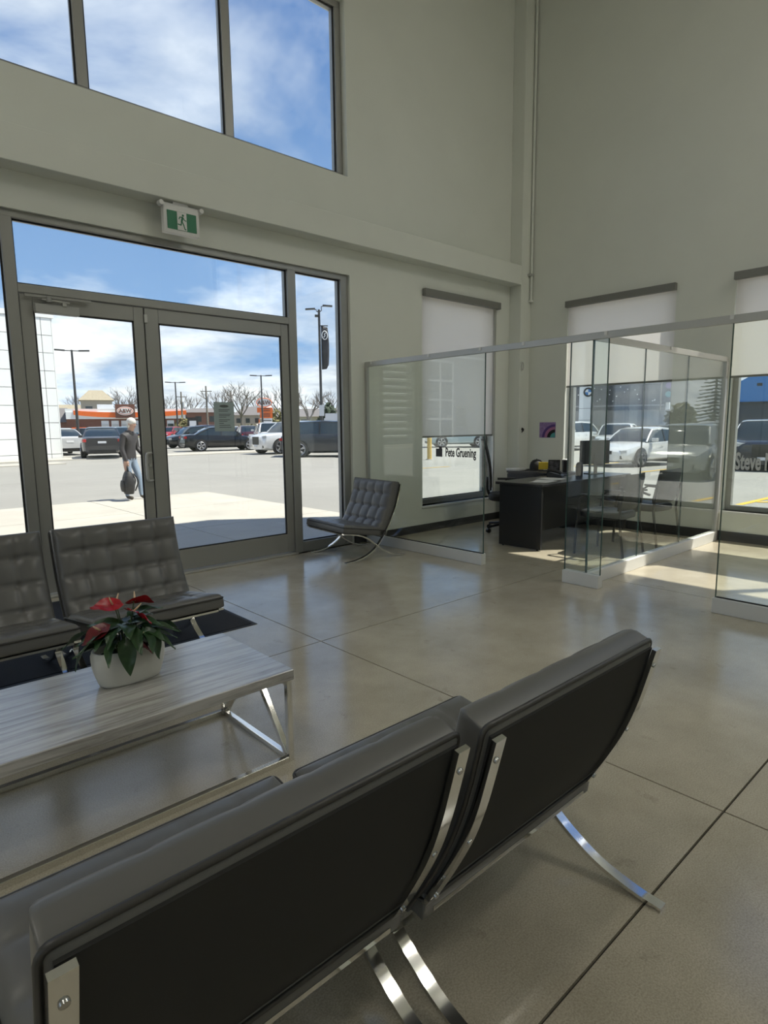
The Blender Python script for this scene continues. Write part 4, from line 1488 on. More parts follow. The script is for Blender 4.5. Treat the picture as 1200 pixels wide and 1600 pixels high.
D = math.radians
WHITE, SILVER, BLACK, GREY = (0.78, 0.78, 0.77), (0.42, 0.43, 0.43), (0.012, 0.013, 0.016), (0.05, 0.052, 0.058)
car('dark grey sedan seen from behind beside the white building', 160, 30.6, D(72), 'sedan', (0.055, 0.055, 0.058))
car('silver white sedan half hidden by the corner of the white building', 0, 0, D(88), 'sedan', (0.62, 0.63, 0.64), at=(9.75, 38.0))
car('dark teal car roof showing behind the dark grey sedan', 136, 56, D(-35), 'sedan', (0.03, 0.05, 0.055))
car('pale blue car showing behind the walking person', 192, 43, D(70), 'hatch', (0.10, 0.19, 0.26))
car('red compact car parked before the orange banded restaurant', 268, 72, D(215), 'hatch', (0.42, 0.03, 0.04))
car('dark plum sport utility car beyond the black sedan', 318, 78, D(190), 'suv', (0.05, 0.02, 0.035))
car('small black car nose showing beside the black sedan', 303, 43.5, D(178), 'hatch', BLACK)
car('black sedan with bright alloy wheels parked across the lot', 347, 37.6, D(-14), 'sedan', BLACK)
car('white sedan parked behind the black sedan', 370, 58, D(60), 'sedan', WHITE)
car('silver car parked in the row behind the black sedan', 340, 66, D(50), 'sedan', SILVER)
car('dark maroon hatchback parked beside the white utility cars', 386, 53, D(70), 'hatch', (0.07, 0.02, 0.03))
car('white van like utility car parked in the second row', 420, 44, D(65), 'suv', WHITE)
car('white sport utility car with dark grille seen through the wide door', 460, 33.2, D(179), 'suv', WHITE)
car('dark grey sport utility car seen through the narrow sidelight', 519, 29.5, D(-41), 'suv', GREY)
car('white car roof showing behind the dark grey utility car', 478, 55, D(-40), 'suv', WHITE)
# seen through the office windows
car('white sedan with blue windscreen parked outside the desk window', 1003, 23.6, D(173), 'sedan', WHITE)
car('black utility car parked outside the window beyond the side partition', 1194, 21.5, D(196), 'suv', (0.018, 0.022, 0.03))
car('white utility car parked behind the white sedan', 965, 33, D(200), 'suv', WHITE)
car('white utility car showing at the edge of the desk window', 884, 37, D(180), 'suv', WHITE)
car('grey car parked far behind beside the white sign pylon', 908, 47, D(20), 'sedan', SILVER)
car('white estate car behind the black utility car', 1182, 31, D(15), 'suv', WHITE)
car('silver grey sedan parked beside the white sedan', 1058, 28.5, D(190), 'sedan', (0.36, 0.36, 0.34))
car('grey silver hatchback mirrored in the side glass of the office', 0, 0, D(172), 'hatch', (0.34, 0.36, 0.34), at=(18.6, -1.9))
car('white utility car mirrored behind the silver hatchback in the side glass', 0, 0, D(-18), 'suv', WHITE, at=(27.5, -4.2))
car('pale blue car seen below the drawn shade behind the yellow bollard', 716, 39, D(-40), 'hatch', (0.42, 0.52, 0.54))

# ================================================================== RESTAURANT
C0 = Vector((0, 0, CAM_H))


def frame_at(px_, depth):
    """ground point and unit vector running to the right across the line of sight"""
    p = spot(px_, 672, depth)
    v = Vector((p.x, p.y, 0)).normalized()
    return p, Vector((v.y, -v.x, 0)), v


p, rx, vy = frame_at(200, 108)
rs = thing('restaurant', 'low brown restaurant with sagging orange band and oval sign', 'building', (p.x, p.y, 0), math.atan2(rx.y, rx.x))
WX0, WX1 = -9.6, 9.8
B().box(WX0, WX1, 0, 10, 0, 3.2).build('wall', M['brown_wall'], rs)
B().box(WX0 - .1, WX1 + .1, -.1, 10.1, 4.2, 4.75).build('parapet', M['panel'], rs)
bp = []
N = 24
for i in range(N + 1):
    f = i / N
    x = -8.4 + f * 18.4
    sag = .55 * (1 - ((f - .42) / .58) ** 2 if f > .42 else 1 - ((.42 - f) / .42) ** 2)
    bp.append((x, 4.35 - .62 - sag * .9, 4.45 - sag * .62))
b = B()
vs = []
for y in (-.5, 0.0):
    for x, z0, z1 in bp:
        vs += [(x, y, z0), (x, y, z1)]
k = 2 * (N + 1)
fs = []
for i in range(N):
    fs += [(2 * i, 2 * i + 2, 2 * i + 3, 2 * i + 1), (k + 2 * i, k + 2 * i + 1, k + 2 * i + 3, k + 2 * i + 2), (2 * i + 1, 2 * i + 3, k + 2 * i + 3, k + 2 * i + 1), (2 * i, k + 2 * i, k + 2 * i + 2, 2 * i + 2)]
b.add(vs, fs).build('orange_band', M['orange'], rs)
B().box(WX0, WX1, -.35, 0, 3.0, 4.2).build('fascia', M['panel'], rs)
B().box(WX0 - 3.2, WX0, 1, 9, 0, 2.5).build('side_wing', M['brown_wall'], rs)
B().add([(WX0 - 3.4, .8, 2.5), (WX0, .8, 2.5), (WX0, 9.2, 2.5), (WX0 - 3.4, 9.2, 2.5), (WX0 - 2.6, 4, 5.0), (WX0, 4, 5.0)], [(0, 1, 5, 4), (1, 2, 5), (2, 3, 4, 5), (3, 0, 4)]).build('wing_roof', M['roof_grey'], rs)
for x in (-3.6, -2.0, -.4, 1.4, 5.4, 7.2):
    w_ = B().box(x - .6, x + .6, -.06, 0, .35, 2.7).build('window', M['plate'], rs)
    B().box(x - .5, x + .5, -.10, -.06, .45, 2.1).build('pane', M['win_dark'] if x > 4 else M['head_lamp'], w_)
so = B().box(-1.85, 1.35, -.95, -.5, 3.15, 5.5).build('sign_box', M['brown_wall'], rs)
ov = []
for y in (-1.02, -.95):
    ov.append([(-.25 + 1.35 * math.cos(2 * PI * i / 28), y, 4.35 + .74 * math.sin(2 * PI * i / 28)) for i in range(28)])
B().rings(ov).build('oval', M['panel'], so)
ov = []
for y in (-1.04, -1.02):
    ov.append([(-.25 + 1.20 * math.cos(2 * PI * i / 28), y, 4.35 + .62 * math.sin(2 * PI * i / 28)) for i in range(28)])
B().rings(ov).build('oval_ring', M['orange'], so)
ov = []
for y in (-1.06, -1.04):
    ov.append([(-.25 + 1.10 * math.cos(2 * PI * i / 28), y, 4.35 + .53 * math.sin(2 * PI * i / 28)) for i in range(28)])
B().rings(ov).build('oval_field', M['panel'], so)
obj('lettering', text_mesh('A&W', .92, lambda u, v, h: (-.25 + u, -1.08 + h, 4.32 + v), .01, .03, .95), M['brown_wall'], so)
B().box(-4.8, -2.2, 3, 5, 4.75, 5.6).build('rooftop_unit', M['plate'], rs)
B().box(3.5, 4.6, 5, 6, 4.75, 5.9).build('rooftop_unit', M['brick'], rs)
B().box(-8.8, -6.6, -1.2, -1.0, .9, 1.6).box(-8.7, -8.6, -1.15, -1.05, 0, .9).box(-6.8, -6.7, -1.15, -1.05, 0, .9).build('orange_board', M['orange'], rs)

# hip roofed houses behind
def house(label, px_, depth, w, dpt, hw, hr, wall, roof, hip=True, wins=3):
    p, rx, vy = frame_at(px_, depth)
    t = thing('house', label, 'house', (p.x, p.y, 0), math.atan2(rx.y, rx.x))
    B().box(-w / 2, w / 2, 0, dpt, 0, hw).build('wall', wall, t)
    e = .5
    ix = w * .22 if hip else w / 2 + e
    B().add([(-w / 2 - e, -e, hw), (w / 2 + e, -e, hw), (w / 2 + e, dpt + e, hw), (-w / 2 - e, dpt + e, hw), (-ix, dpt / 2, hw + hr), (ix, dpt / 2, hw + hr)], [(0, 1, 5, 4), (1, 2, 5), (2, 3, 4, 5), (3, 0, 4), (3, 2, 1, 0)]).build('roof', roof, t)
    for i in range(wins):
        x = -w / 2 + w * (i + .5) / wins
        B().box(x - w / wins * .22, x + w / wins * .22, -.06, 0, hw * .55, hw * .82).build('window', M['win_dark'], t)
    return t


house('beige tower like house with tan hip roof behind the restaurant', 154, 150, 7.0, 8, 8.2, 2.6, M['beige'], M['roof_tan'], True, 2)
house('long tan roofed house far behind the white building corner', 104, 172, 12, 10, 4.2, 4.0, M['brick'], M['roof_tan'], False, 4)
house('dark brick low house beyond the parked cars', 322, 135, 12, 8, 4.6, 1.0, M['brick'], M['roof_grey'], True, 4)
house('pale house with grey roof next to the notice', 395, 152, 9, 8, 4.2, 2.2, M['beige'], M['roof_grey'], True, 4)
house('low dark roofed house beside the orange sign pylon', 437, 140, 8, 8, 3.0, 2.5, M['brick'], M['roof_grey'], True, 2)
house('grey shed beyond the narrow sidelight', 500, 120, 9, 7, 3.2, 1.6, M['beige'], M['roof_grey'], False, 3)

# ================================================================== SIGN PYLONS
p, rx, vy = frame_at(416, 82)
t = thing('sign_pylon', 'tall restaurant pylon sign with white head and orange boards', 'sign', (p.x, p.y, 0), math.atan2(rx.y, rx.x))
B().box(-.12, .12, -.1, .1, 0, 5.0).box(-.95, -.80, -.08, .08, 0, 2.4).build('post', M['orange'], t)
hd = B().rings([[(-.15 + 1.05 * math.cos(2 * PI * i / 28), y, 4.55 + .62 * math.sin(2 * PI * i / 28)) for i in range(28)] for y in (-.2, .2)]).build('sign_head', M['panel'], t)
rg_ = [[(-.15 + 1.0 * math.cos(2 * PI * i / 28), -.22, 4.55 + .57 * math.sin(2 * PI * i / 28)) for i in range(28)]]
B().tube(rg_[0], .05, 5, True).build('ring', M['orange'], hd)
obj('lettering', text_mesh('A&W', .78, lambda u, v, h: (-.15 + u, -.23 + h, 4.52 + v), .01, .02, .95), M['brown_wall'], hd)
bo = B().box(-1.1, .95, -.15, .15, 3.25, 3.9).build('menu_board', M['orange'], t)
B().box(-.75, .9, -.15, .15, 2.5, 3.22).build('menu_board', M['orange'], t)
for k, z in enumerate((3.68, 3.42, 2.98, 2.72)):
    B().box(-.6 + .1 * k, .6, -.18, -.15, z, z + .12).build('text_strip', M['brown_wall'], bo)
B().box(-.55, .85, -.15, .15, 1.9, 2.48).build('message_board', M['panel'], t)
B().box(-.45, .75, -.17, -.15, 2.14, 2.26).build('message_strip', M['ink'], t)

p, rx, vy = frame_at(914, 40)
z0 = gz(p.x, p.y)
t = thing('sign_pylon', 'white brand pylon with round black ringed badge by the board fence', 'sign', (p.x, p.y, z0), math.atan2(rx.y, rx.x))
B().box(-.42, .42, -.12, .12, 0, 4.3).build('pylon_body', M['panel'], t)
for z in (1.0, 1.75, 2.5):
    B().box(-.425, .425, -.122, -.119, z, z + .03).build('joint', M['panel_gap'], t)
bd = B().cyl((.12, -.12, 3.55), (.12, -.15, 3.55), .30, n=28).build('badge', M['grille'], t)
for k in range(4):
    a0 = PI / 2 * k
    B().add([(.12, -.156, 3.55)] + [(.12 + .19 * math.cos(a0 + PI / 2 * i / 7), -.156, 3.55 + .19 * math.sin(a0 + PI / 2 * i / 7)) for i in range(8)], [tuple(range(9))]).build('quadrant', M['panel'] if k % 2 else M['blue_roof'], bd)

p, rx, vy = frame_at(302, 95)
t = thing('sign_board', 'small black roadside sign with pale square beyond the lot', 'sign', (p.x, p.y, 0), math.atan2(rx.y, rx.x))
B().box(-.8, .8, -.1, .1, .4, 2.9).box(-.5, -.3, -.05, .05, 0, .4).box(.3, .5, -.05, .05, 0, .4).build('board', M['grille'], t)
B().box(-.5, .5, -.13, -.1, 1.5, 2.4).build('panel', M['plate'], t)
p, rx, vy = frame_at(523, 60)
t = thing('sign_board', 'pale grey banner sign beyond the blue bin', 'sign', (p.x, p.y, 0), math.atan2(rx.y, rx.x))
B().box(-.9, .9, -.05, .05, 1.0, 2.6).box(-.7, -.6, -.04, .04, 0, 1.0).box(.6, .7, -.04, .04, 0, 1.0).build('banner', M['plate'], t)
B().cyl((-.1, -.05, 1.9), (-.1, -.07, 1.9), .25, n=16).build('badge', M['grille'], t)
p, rx, vy = frame_at(522, 44)
t = thing('storage_bin', 'blue storage bin with pale lid beyond the dark utility car', 'bin', (p.x, p.y, 0), math.atan2(rx.y, rx.x))
B().box(-.62, .8, 0, 1.2, 0, 1.75).build('body', mat('deep blue sheet', (0.02, 0.09, 0.24), .5), t)
B().box(-.7, .88, -.08, 1.28, 1.75, 1.95).build('lid', M['plate'], t)

# ================================================================== LAMP POSTS AND POLES


def lamp_post(label, px_, depth, h, arm=0.55):
    p, rx, vy = frame_at(px_, depth)
    t = thing('lamp_post', label, 'lamp post', (p.x, p.y, gz(p.x, p.y)), math.atan2(rx.y, rx.x), 'lot lamp posts')
    B().cyl((0, 0, 0), (0, 0, .7), .26, n=12).build('footing', M['apron'], t)
    B().cyl((0, 0, .7), (0, 0, h), .12, .08, n=10).build('pole', M['pole'], t, smooth=40)
    for s in (-1, 1):
        B().box(min(0, s * arm), max(0, s * arm), -.03, .03, h - .10, h - .03).build('arm', M['pole'], t)
        B().obox((s * (arm + .35), 0, h - .04), (.8, .34, .10), (0, -s * .05, 0)).build('lamp_head', M['pole'], t)
    return t


lamp_post('black twin headed lamp post by the white building', 122, 50, 7.7)
lamp_post('black twin headed lamp post next to the restaurant', 278, 82, 7.4)
lamp_post('black twin headed lamp post before the orange pylon sign', 411, 74, 7.5)
p, rx, vy = frame_at(503, 40)
t = thing('lamp_post', 'tall lamp post with hanging black banner beyond the narrow sidelight', 'lamp post', (p.x, p.y, 0), math.atan2(rx.y, rx.x))
B().cyl((0, 0, 0), (0, 0, .8), .28, n=14).build('footing', M['apron'], t)
B().cyl((0, 0, .8), (0, 0, 8.75), .09, .075, n=10).build('pole', M['pole'], t, smooth=40)
for s, dz in ((-1, .12), (1, .32)):
    B().tube([(0, 0, 8.6), (s * .16, 0, 8.62 + dz * .2), (s * .16, 0, 8.62 + dz), (s * .3, 0, 8.64 + dz)], .03, 6).build('arm', M['pole'], t)
    B().obox((s * .55, 0, 8.66 + dz), (.62, .30, .07), (0, s * .06, 0)).build('lamp_head', M['pole'], t)
B().obox((-.16, -.05, 8.35), (.22, .18, .14)).build('camera_box', M['pole'], t)
bvs = []
for i in range(11):
    f = i / 10
    z = 7.75 - 2.75 * f
    x1 = .50 + .10 * math.sin(2.6 * f + .3) - (.12 if i == 10 else 0)
    for k in range(5):
        u = k / 4
        bvs.append((.10 + (x1 - .10) * u, .06 * math.sin(5 * f + 2.5 * u), z - .10 * u * (1 - f) + .05 * u * f))
bfs = [(i * 5 + k, i * 5 + k + 1, i * 5 + k + 6, i * 5 + k + 5) for i in range(10) for k in range(4)]
bn = B().add(bvs, bfs).build('banner', mat('black banner cloth', (0.03, 0.03, 0.04), .7, noise=(2.5, .6, 3)), t, smooth=180)
md = bn.modifiers.new('thick', 'SOLIDIFY')
md.thickness = .01
B().tube([(.33 + .17 * math.cos(2 * PI * i / 22), -.10, 7.15 + .26 * math.sin(2 * PI * i / 22)) for i in range(22)], .028, 5, True).build('banner_emblem', M['panel'], bn)
B().tube([(.27, -.10, 7.02), (.36, -.10, 7.12), (.31, -.10, 7.2), (.39, -.10, 7.3)], .035, 5).build('banner_emblem', M['panel'], bn)
B().box(.05, .55, -.03, .03, 7.72, 7.78).build('banner_rod', M['pole'], t)
B().box(-.14, .18, -.12, -.09, 2.05, 2.75).build('notice_plate', M['plate'], t)

for px_, dep, h, lab in ((325, 100, 8.0, 'weathered wooden utility pole beyond the plum car'), (286, 105, 7.4, 'thin utility pole beside the restaurant'), (363, 125, 8.6, 'utility pole rising behind the notice')):
    p, rx, vy = frame_at(px_, dep)
    t = thing('utility_pole', lab, 'pole', (p.x, p.y, 0), math.atan2(rx.y, rx.x))
    B().cyl((0, 0, 0), (0, 0, h), .17, .12, n=8).build('pole', M['pole_light'], t)
    B().box(-.9, .9, -.06, .06, h - .9, h - .78).build('cross_arm', M['pole_light'], t)
    B().cyl((.35, 0, h - 2.6), (.35, 0, h - 1.7), .22, n=10).build('transformer', M['plate'], t)

# ================================================================== TREES
def bare_tree(label, px_, depth, h, spread, seed, pale=False):
    r = random.Random(seed)
    p, rx, vy = frame_at(px_, depth)
    t = thing('bare_tree', label, 'tree', (p.x, p.y, 0), 0, 'bare trees behind the lot')
    tr = B().tube([(0, 0, 0), (.05, 0, h * .16), (0, .05, h * .30)], [h * .030, h * .022, h * .018], 6).build('trunk', M['bark'], t)
    b = B()

    def grow(p0, d, ln, rad, lev):
        p1 = p0 + d * ln
        b.tube([p0, p0 * .5 + p1 * .5 + Vector((r.uniform(-1, 1), r.uniform(-1, 1), r.uniform(-.3, .6))) * ln * .07, p1], [rad, rad * .8, rad * .6], 3, caps=False)
        if lev == 0:
            return
        for _ in range(3 if lev > 1 else 4):
            ax = Vector((r.uniform(-1, 1), r.uniform(-1, 1), r.uniform(-.1, .5))).normalized()
            nd = (d * r.uniform(.75, 1.1) + ax * spread).normalized()
            nd.z = max(nd.z, -.05)
            grow(p0 + (p1 - p0) * r.uniform(.55, 1), nd.normalized(), ln * r.uniform(.58, .82), max(rad * .58, .012), lev - 1)
    for k in range(5):
        a = 2 * PI * k / 5 + r.random()
        grow(Vector((0, 0, h * r.uniform(.22, .32))), Vector((math.cos(a) * spread, math.sin(a) * spread, 1)).normalized(), h * .27, h * .013, 3)
    o = b.build('branches', M['bark'], t)
    return t


for k, (px_, dep, h, lab) in enumerate([(130, 195, 14.5, 'bare tree beside the beige house roof'), (196, 182, 15, 'broad bare tree next to the beige house roof'), (216, 205, 15, 'bare tree above the end of the orange band'),
                                       (262, 150, 11, 'bare tree seen between the doors above the orange band'), (300, 168, 12, 'bare tree behind the small black roadside sign'), (345, 120, 10.5, 'bare tree hidden behind the notice'),
                                       (378, 110, 11, 'spreading bare tree next to the notice'), (440, 115, 10.5, 'bare tree behind the orange pylon sign'), (482, 85, 8.5, 'rounded bare tree in the narrow sidelight'), (516, 100, 8.5, 'small bare tree next to the banner post'), (397, 176, 13, 'bare tree above the pale house')]):
    bare_tree(lab, px_, dep, h, .62, 20 + k)


def bush(label, px_, depth, w, h, seed, m_='hedge', name='bush', at=None):
    r = random.Random(seed)
    p, rx, vy = frame_at(px_ or 600, depth or 10)
    if at:
        p = Vector((*at, 0))
    t = thing(name, label, 'bush', (p.x, p.y, gz(p.x, p.y)), math.atan2(rx.y, rx.x), 'bushes behind the cars')
    b = B()
    for k in range(420):
        a, u = r.uniform(0, 2 * PI), r.random() ** .5
        c = Vector((w * .5 * u * math.cos(a), w * .3 * u * math.sin(a), h * (.08 + .9 * r.random() * (1 - .55 * u * u))))
        d1 = Vector((r.uniform(-1, 1), r.uniform(-1, 1), r.uniform(-1, 1))).normalized() * h * .11
        d2_ = d1.orthogonal().normalized() * h * .06
        b.add([c - d1, c + d2_, c + d1, c - d2_], [(0, 1, 2, 3)])
    b.build('foliage', M[m_], t)
    B().cyl((0, 0, 0), (0, 0, h * .5), .05, n=6).build('stem', M['bark'], t)
    return t


bush('low dark evergreen bush behind the restaurant end', 112, 140, 7, 6.2, 3, 'needle')
bush('brownish hedge next to the orange pylon sign', 436, 100, 6, 4.4, 4)
bush('yellow green bush behind the second row of cars', 387, 92, 5, 1.9, 5)
bush('green shrub beside the restaurant end', 287, 100, 3.5, 3.0, 6)
bush('dark evergreen showing by the banner post', 514, 95, 3.0, 5.0, 7, 'needle')
bush('pale green budding bush beside the spruce', 0, 0, 3.2, 3.3, 8, at=(43.5, -12.2))

p = Vector((41.0, -9.2, 0))
t = thing('spruce_tree', 'dark green spruce tree mirrored in the side glass of the office', 'tree', (p.x, p.y, gz(p.x, p.y)))
B().cyl((0, 0, 0), (0, 0, 5.9), .14, .03, n=8).build('trunk', M['bark'], t)
r = random.Random(5)
b = B()
for i in range(26):
    z = .5 + 5.4 * i / 26
    R0 = 1.75 * (1 - i / 27) ** .85 + .08
    for k in range(15):
        a = 2 * PI * k / 15 + r.random()
        rr_ = R0 * r.uniform(.75, 1.1)
        d_ = Vector((math.cos(a), math.sin(a), 0))
        n_ = Vector((-d_.y, d_.x, 0))
        for q_ in range(3):
            f0, f1 = q_ / 3, (q_ + 1.25) / 3
            c0 = d_ * rr_ * f0 + Vector((0, 0, z - .25 * f0 * rr_ + r.uniform(-.04, .04)))
            c1 = d_ * rr_ * f1 + Vector((0, 0, z - .25 * f1 * rr_ + .10 * f1 * f1))
            w_ = .16 * (1.1 - f0)
            b.add([c0, c0 * .4 + c1 * .6 + n_ * w_ - Vector((0, 0, .05)), c1, c0 * .4 + c1 * .6 - n_ * w_ - Vector((0, 0, .05))], [(0, 1, 2, 3)])
b.build('needles', M['needle'], t)

# ================================================================== FENCE AND SHEDS BEHIND THE CARS
pa, pb = spot(862, 660, 52), spot(1062, 660, 49)
d_ = (pb - pa)
ln = d_.length
zf = gz(45, 10) - .02
fe = thing('board_fence', 'weathered grey board fence behind the parked cars', 'fence', (pa.x, pa.y, zf), math.atan2(d_.y, d_.x))
r = random.Random(2)
b = B()
n = int(ln / .15)
for k in range(n):
    b.box(k * .15 + .004, k * .15 + .146, r.uniform(-.008, .008), .03, .03, 2.75 + r.uniform(-.03, .03))
tag(b.build('boards', M['fence'], fe), kind='stuff')
for k in range(int(ln / 2.4) + 1):
    B().box(k * 2.4 - .05, k * 2.4 + .05, .03, .13, 0, 2.8).build('post', M['fence'], fe)
for z in (.5, 2.2):
    B().box(0, ln, .031, .07, z, z + .09).build('fence_rail', M['fence'], fe)

p, rx, vy = frame_at(966, 60)
t = thing('shed', 'dark blue grey shed wall dotted with painted white glints behind the fence', 'building', (p.x, p.y, zf), math.atan2(rx.y, rx.x))
B().box(-4.2, 4.1, 0, 6, 0, 6.1).build('wall', M['charcoal_wall'], t)
B().box(-4.2, 4.1, -.05, 0, 5.4, 5.5).box(-4.2, 4.1, -.05, 0, 3.3, 3.45).build('ledge', M['panel_gap'], t)
r = random.Random(9)
for k in range(22):
    B().cyl((r.uniform(-3.9, 3.9), -.06, r.uniform(3.7, 5.9)), (0, 0, 0), .001, n=3) if False else None
    x, z = r.uniform(-3.9, 3.9), r.uniform(3.7, 5.3)
    B().cyl((x, -.06, z), (x, 0, z), .055, n=8).build('glint_dot', M['panel'], t)  # plain white discs stand in for glints of reflected light
B().box(4.1, 4.45, -.1, .3, 0, 6.0).build('corner_post', M['panel'], t)
p, rx, vy = frame_at(1046, 58)
t = thing('sign_board', 'dark board with purple and teal discs beside the shed', 'sign', (p.x, p.y, zf), math.atan2(rx.y, rx.x))
B().box(-.75, 1.6, -.1, .1, 3.6, 6.0).build('board', M['charcoal_wall'], t)
B().box(-.6, -.45, 0, .2, 0, 3.6).box(1.2, 1.35, 0, .2, 0, 3.6).build('post', M['pole'], t)
for x, z, c_ in ((-.25, 5.15, (.16, .10, .24)), (-.25, 4.35, (.10, .30, .30)), (.45, 4.35, (.12, .32, .30)), (.45, 5.15, (.1, .12, .3)), (1.1, 4.75, (.25, .1, .2))):
    B().cyl((x, -.1, z), (x, -.14, z), .28, n=18).build('disc', mat('disc paint', c_, .6), t)
p, rx, vy = frame_at(1030, 50)
t = thing('flag_pole', 'thin grey pole standing before the board fence', 'pole', (p.x, p.y, zf))
B().cyl((0, -.0, 0), (0, 0, 6.5), .06, .05, n=8).build('pole', M['pole_light'], t)
B().cyl((0, 0, 6.5), (0, 0, 6.58), .075, n=8).build('cap', M['pole'], t)

p, rx, vy = frame_at(1240, 52)
t = thing('blue_barn', 'blue gable roofed building with dark lower wall', 'building', (p.x, p.y, zf), math.atan2(rx.y, rx.x))
B().box(-5.2, 8, 0, 10, 0, 3.4).build('wall', M['charcoal_wall'], t)
B().prism([(-5.5, 3.4), (8.2, 3.4), (8.2, 4.6), (4.0, 7.4), (-2.2, 6.3), (-5.3, 4.6)], 0.0, 10, lambda u, v, h: (u, h - .3, v)).build('gable', M['blue_roof'], t)
B().box(-2.9, -2.5, -.36, -.3, 4.75, 5.0).build('vent', M['grille'], t)
B().box(-5.6, 8.3, -.40, -.3, 3.3, 3.42).build('eave', M['grille'], t)

# yellow bollard outside the office window
p = spot(671, 700, 27)
t = thing('bollard', 'yellow painted steel bollard beyond the office window', 'bollard', (p.x, p.y, gz(p.x, p.y)))
B().lathe([(.10, 0), (.10, 1.22), (.085, 1.29), (.05, 1.33), (.01, 1.345)], n=16).build('post', mat('bollard yellow', (0.55, 0.36, 0.06), .6), t, smooth=40)
B().lathe([(.16, 0), (.16, .03), (.102, .035)], n=16).build('collar', M['apron'], t)

# ================================================================== PERSON WITH BACKPACK
PPX, PPY = 4.44, 12.45
heading = math.atan2(-.836, .548)
pn = thing('person', 'person with grey hair in a dark padded jacket and jeans walking past the doors', 'person', (PPX, PPY, 0.0), heading - PI / 2)
pn.scale = (.93, .93, .93)


def skin_mesh(nodes, edges, root=0, sub=2):
    me = bpy.data.meshes.new('skin')
    me.from_pydata([n_[0] for n_ in nodes], edges, [])
    o = bpy.data.objects.new('skin', me)
    COL.objects.link(o)
    o.modifiers.new('skin', 'SKIN').use_smooth_shade = True
    s = o.modifiers.new('sub', 'SUBSURF')
    s.levels = sub
    s.render_levels = sub
    for v, n_ in zip(me.skin_vertices[0].data, nodes):
        rr_ = n_[1]
        v.radius = (rr_, rr_) if isinstance(rr_, float) else rr_
        v.use_root = False
    me.skin_vertices[0].data[root].use_root = True
    dg = bpy.context.evaluated_depsgraph_get()
    out = bpy.data.meshes.new_from_object(o.evaluated_get(dg))
    bpy.data.objects.remove(o)
    return out


# local frame: x right of the person, y forward, z up
nd = [((0, 0, .90), (.150, .115)), ((0, .01, 1.05), (.145, .115)), ((0, .02, 1.22), (.165, .125)), ((0, .03, 1.36), (.150, .105)), ((0, .06, 1.44), (.060, .06)), ((0, .10, 1.52), (.062, .070)), ((0, .125, 1.60), (.075, .090)), ((0, .13, 1.665), (.055, .066)),
      ((-.10, 0, .84), (.088, .095)), ((-.105, .05, .48), (.064, .068)), ((-.105, -.04, .11), (.042, .044)), ((-.105, -.02, .05), (.042, .040)), ((-.105, .12, .035), (.040, .030)),
      ((.10, .0, .84), (.088, .095)), ((.105, .13, .50), (.064, .068)), ((.105, .16, .11), (.042, .044)), ((.105, .18, .05), (.042, .040)), ((.105, .32, .035), (.040, .030)),
      ((-.19, .03, 1.36), (.070, .075)), ((-.235, .0, 1.10), (.058, .060)), ((-.225, .08, .88), (.042, .044)), ((-.222, .10, .80), (.026, .036)),
      ((.19, .03, 1.36), (.070, .075)), ((.24, .03, 1.10), (.058, .060)), ((.22, .18, .94), (.042, .044)), ((.21, .24, .88), (.026, .036))]
ed = [(0, 1), (1, 2), (2, 3), (3, 4), (4, 5), (5, 6), (6, 7), (0, 8), (8, 9), (9, 10), (10, 11), (11, 12), (0, 13), (13, 14), (14, 15), (15, 16), (16, 17), (3, 18), (18, 19), (19, 20), (20, 21), (3, 22), (22, 23), (23, 24), (24, 25)]
# fingers, rooted in the palms
for base, pos in ((21, Vector((-.222, .10, .80))), (25, Vector((.21, .24, .88)))):
    for k in range(4):
        i0 = len(nd)
        o_ = Vector((0, -.026 + .0175 * k, 0))
        ln_ = (.030, .036, .034, .026)[k]
        nd += [(tuple(pos + o_ + Vector((0, .0, -.035))), .0095), (tuple(pos + o_ + Vector((.008, .006, -.035 - ln_))), .0085), (tuple(pos + o_ + Vector((.03, .012, -.040 - ln_))), .0075)]
        ed += [(base, i0), (i0, i0 + 1), (i0 + 1, i0 + 2)]
    i0 = len(nd)
    nd += [(tuple(pos + Vector((.01, .034, .0))), .010), (tuple(pos + Vector((.03, .045, -.03))), .008)]
    ed += [(base, i0), (i0, i0 + 1)]
nd = [((-p_[0], p_[1], p_[2]), r_) for p_, r_ in nd]
pm_ = skin_mesh(nd, ed)
MJ = mat('dark padded jacket', (0.035, 0.032, 0.035), .6, bump=(22, .5, .01))
MD = mat('faded jeans', (0.20, 0.26, 0.34), .85)
MS = mat('skin', (0.48, 0.29, 0.21), .55)
ME_ = mat('brown shoes', (0.07, 0.06, 0.045), .7)
MH = mat('grey white hair', (0.62, 0.60, 0.56), .8)
pm_.materials.clear()
for m_ in (MJ, MD, MS, ME_):
    pm_.materials.append(m_)
for pol in pm_.polygons:
    c = Vector((-pol.center.x, pol.center.y, pol.center.z))
    arm = abs(c.x) > .165
    if c.z > 1.455:
        k = 2
    elif arm and ((c.x < 0 and c.z < .83) or (c.x > 0 and c.z < .905 and c.y > .15)) and c.z > .6:
        k = 2
    elif c.z > .86 or (arm and c.z > .6):
        k = 0
    elif c.z < .085:
        k = 3
    else:
        k = 1
    pol.material_index = k
body = obj('body', pm_, None, pn, smooth=180)
hb = B()
hb.ball((0, .105, 1.655), .098, 14, 9, (.92, 1.05, .92))
hb.ball((0, .07, 1.59), .085, 12, 8, (1.02, .8, 1.0))
hb.build('hair', MH, pn, smooth=180)
fb = B()
for s in (-1, 1):
    fb.ball((s * .032, .205, 1.605), .010, 8, 6)
fb.build('eyes', M['grille'], pn)
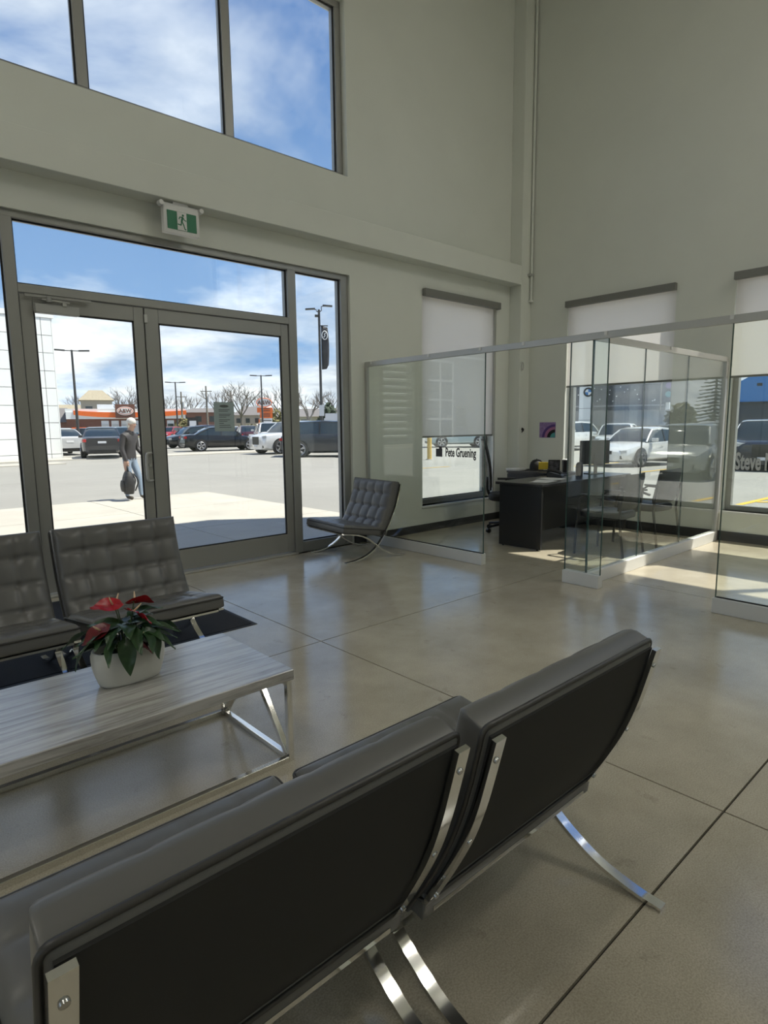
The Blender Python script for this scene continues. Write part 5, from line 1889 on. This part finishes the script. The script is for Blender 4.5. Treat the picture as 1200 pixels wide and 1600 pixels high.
B().add([(-.014, .205, 1.575), (.014, .205, 1.575), (0, .205, 1.615), (0, .238, 1.578)], [(0, 1, 3), (1, 2, 3), (2, 0, 3), (0, 2, 1)]).build('nose', MS, pn)
B().box(-.025, .025, .195, .206, 1.540, 1.548).build('mouth', mat('lips', (.35, .13, .11), .6), pn)
for s in (-1, 1):
    B().ball((s * .088, .11, 1.60), .02, 8, 6, (.45, .8, 1.3)).build('ear', MS, pn, smooth=180)
B().rings([[(r_ * math.cos(2 * PI * k / 16), .045 + r_ * .95 * math.sin(2 * PI * k / 16), z) for k in range(16)] for r_, z in ((.105, 1.40), (.10, 1.45), (.085, 1.475), (.07, 1.45))]).build('collar', MJ, pn, smooth=60)

hand = Matrix.Rotation(heading - PI / 2, 3, 'Z') @ Vector((.225, .11, .67))
bpk = thing('backpack', 'black backpack hanging from the hand of the walking person', 'backpack', (PPX + hand.x, PPY + hand.y, .135), heading - PI / 2 + .9)
rgs = []
for i in range(12):
    f = i / 11
    w = .17 * (math.sin(PI * (.18 + .70 * f)) ** .5)
    d2_ = .105 * (math.sin(PI * (.20 + .72 * f)) ** .6)
    rgs.append([(x, y, .44 * f) for x, y, _ in ell(w, d2_, 0, 22, 3)])
MB_ = mat('black nylon', (0.018, 0.018, 0.02), .55, bump=(12, .4, .01))
B().rings(rgs).build('pack_body', MB_, bpk, smooth=60)
B().rings([[(x, y - .10, .05 + .22 * f) for x, y, _ in ell(.11 * math.sin(PI * (.25 + .5 * f)), .045 * math.sin(PI * (.2 + .6 * f)), 0, 16, 3)] for f in (0, .2, .5, .8, 1)]).build('front_pocket', MB_, bpk, smooth=60)
B().tube(bez([(-.04, 0, .43), (-.03, 0, .515), (0, 0, .54), (.03, 0, .515), (.04, 0, .43)], 12), .010, 6).build('grab_loop', M['black'], bpk, smooth=180)
for s in (-1, 1):
    B().tube(bez([(s * .07, .09, .40), (s * .10, .16, .25), (s * .09, .10, .06)], 10), .014, 5).build('shoulder_strap', M['black'], bpk, smooth=180)
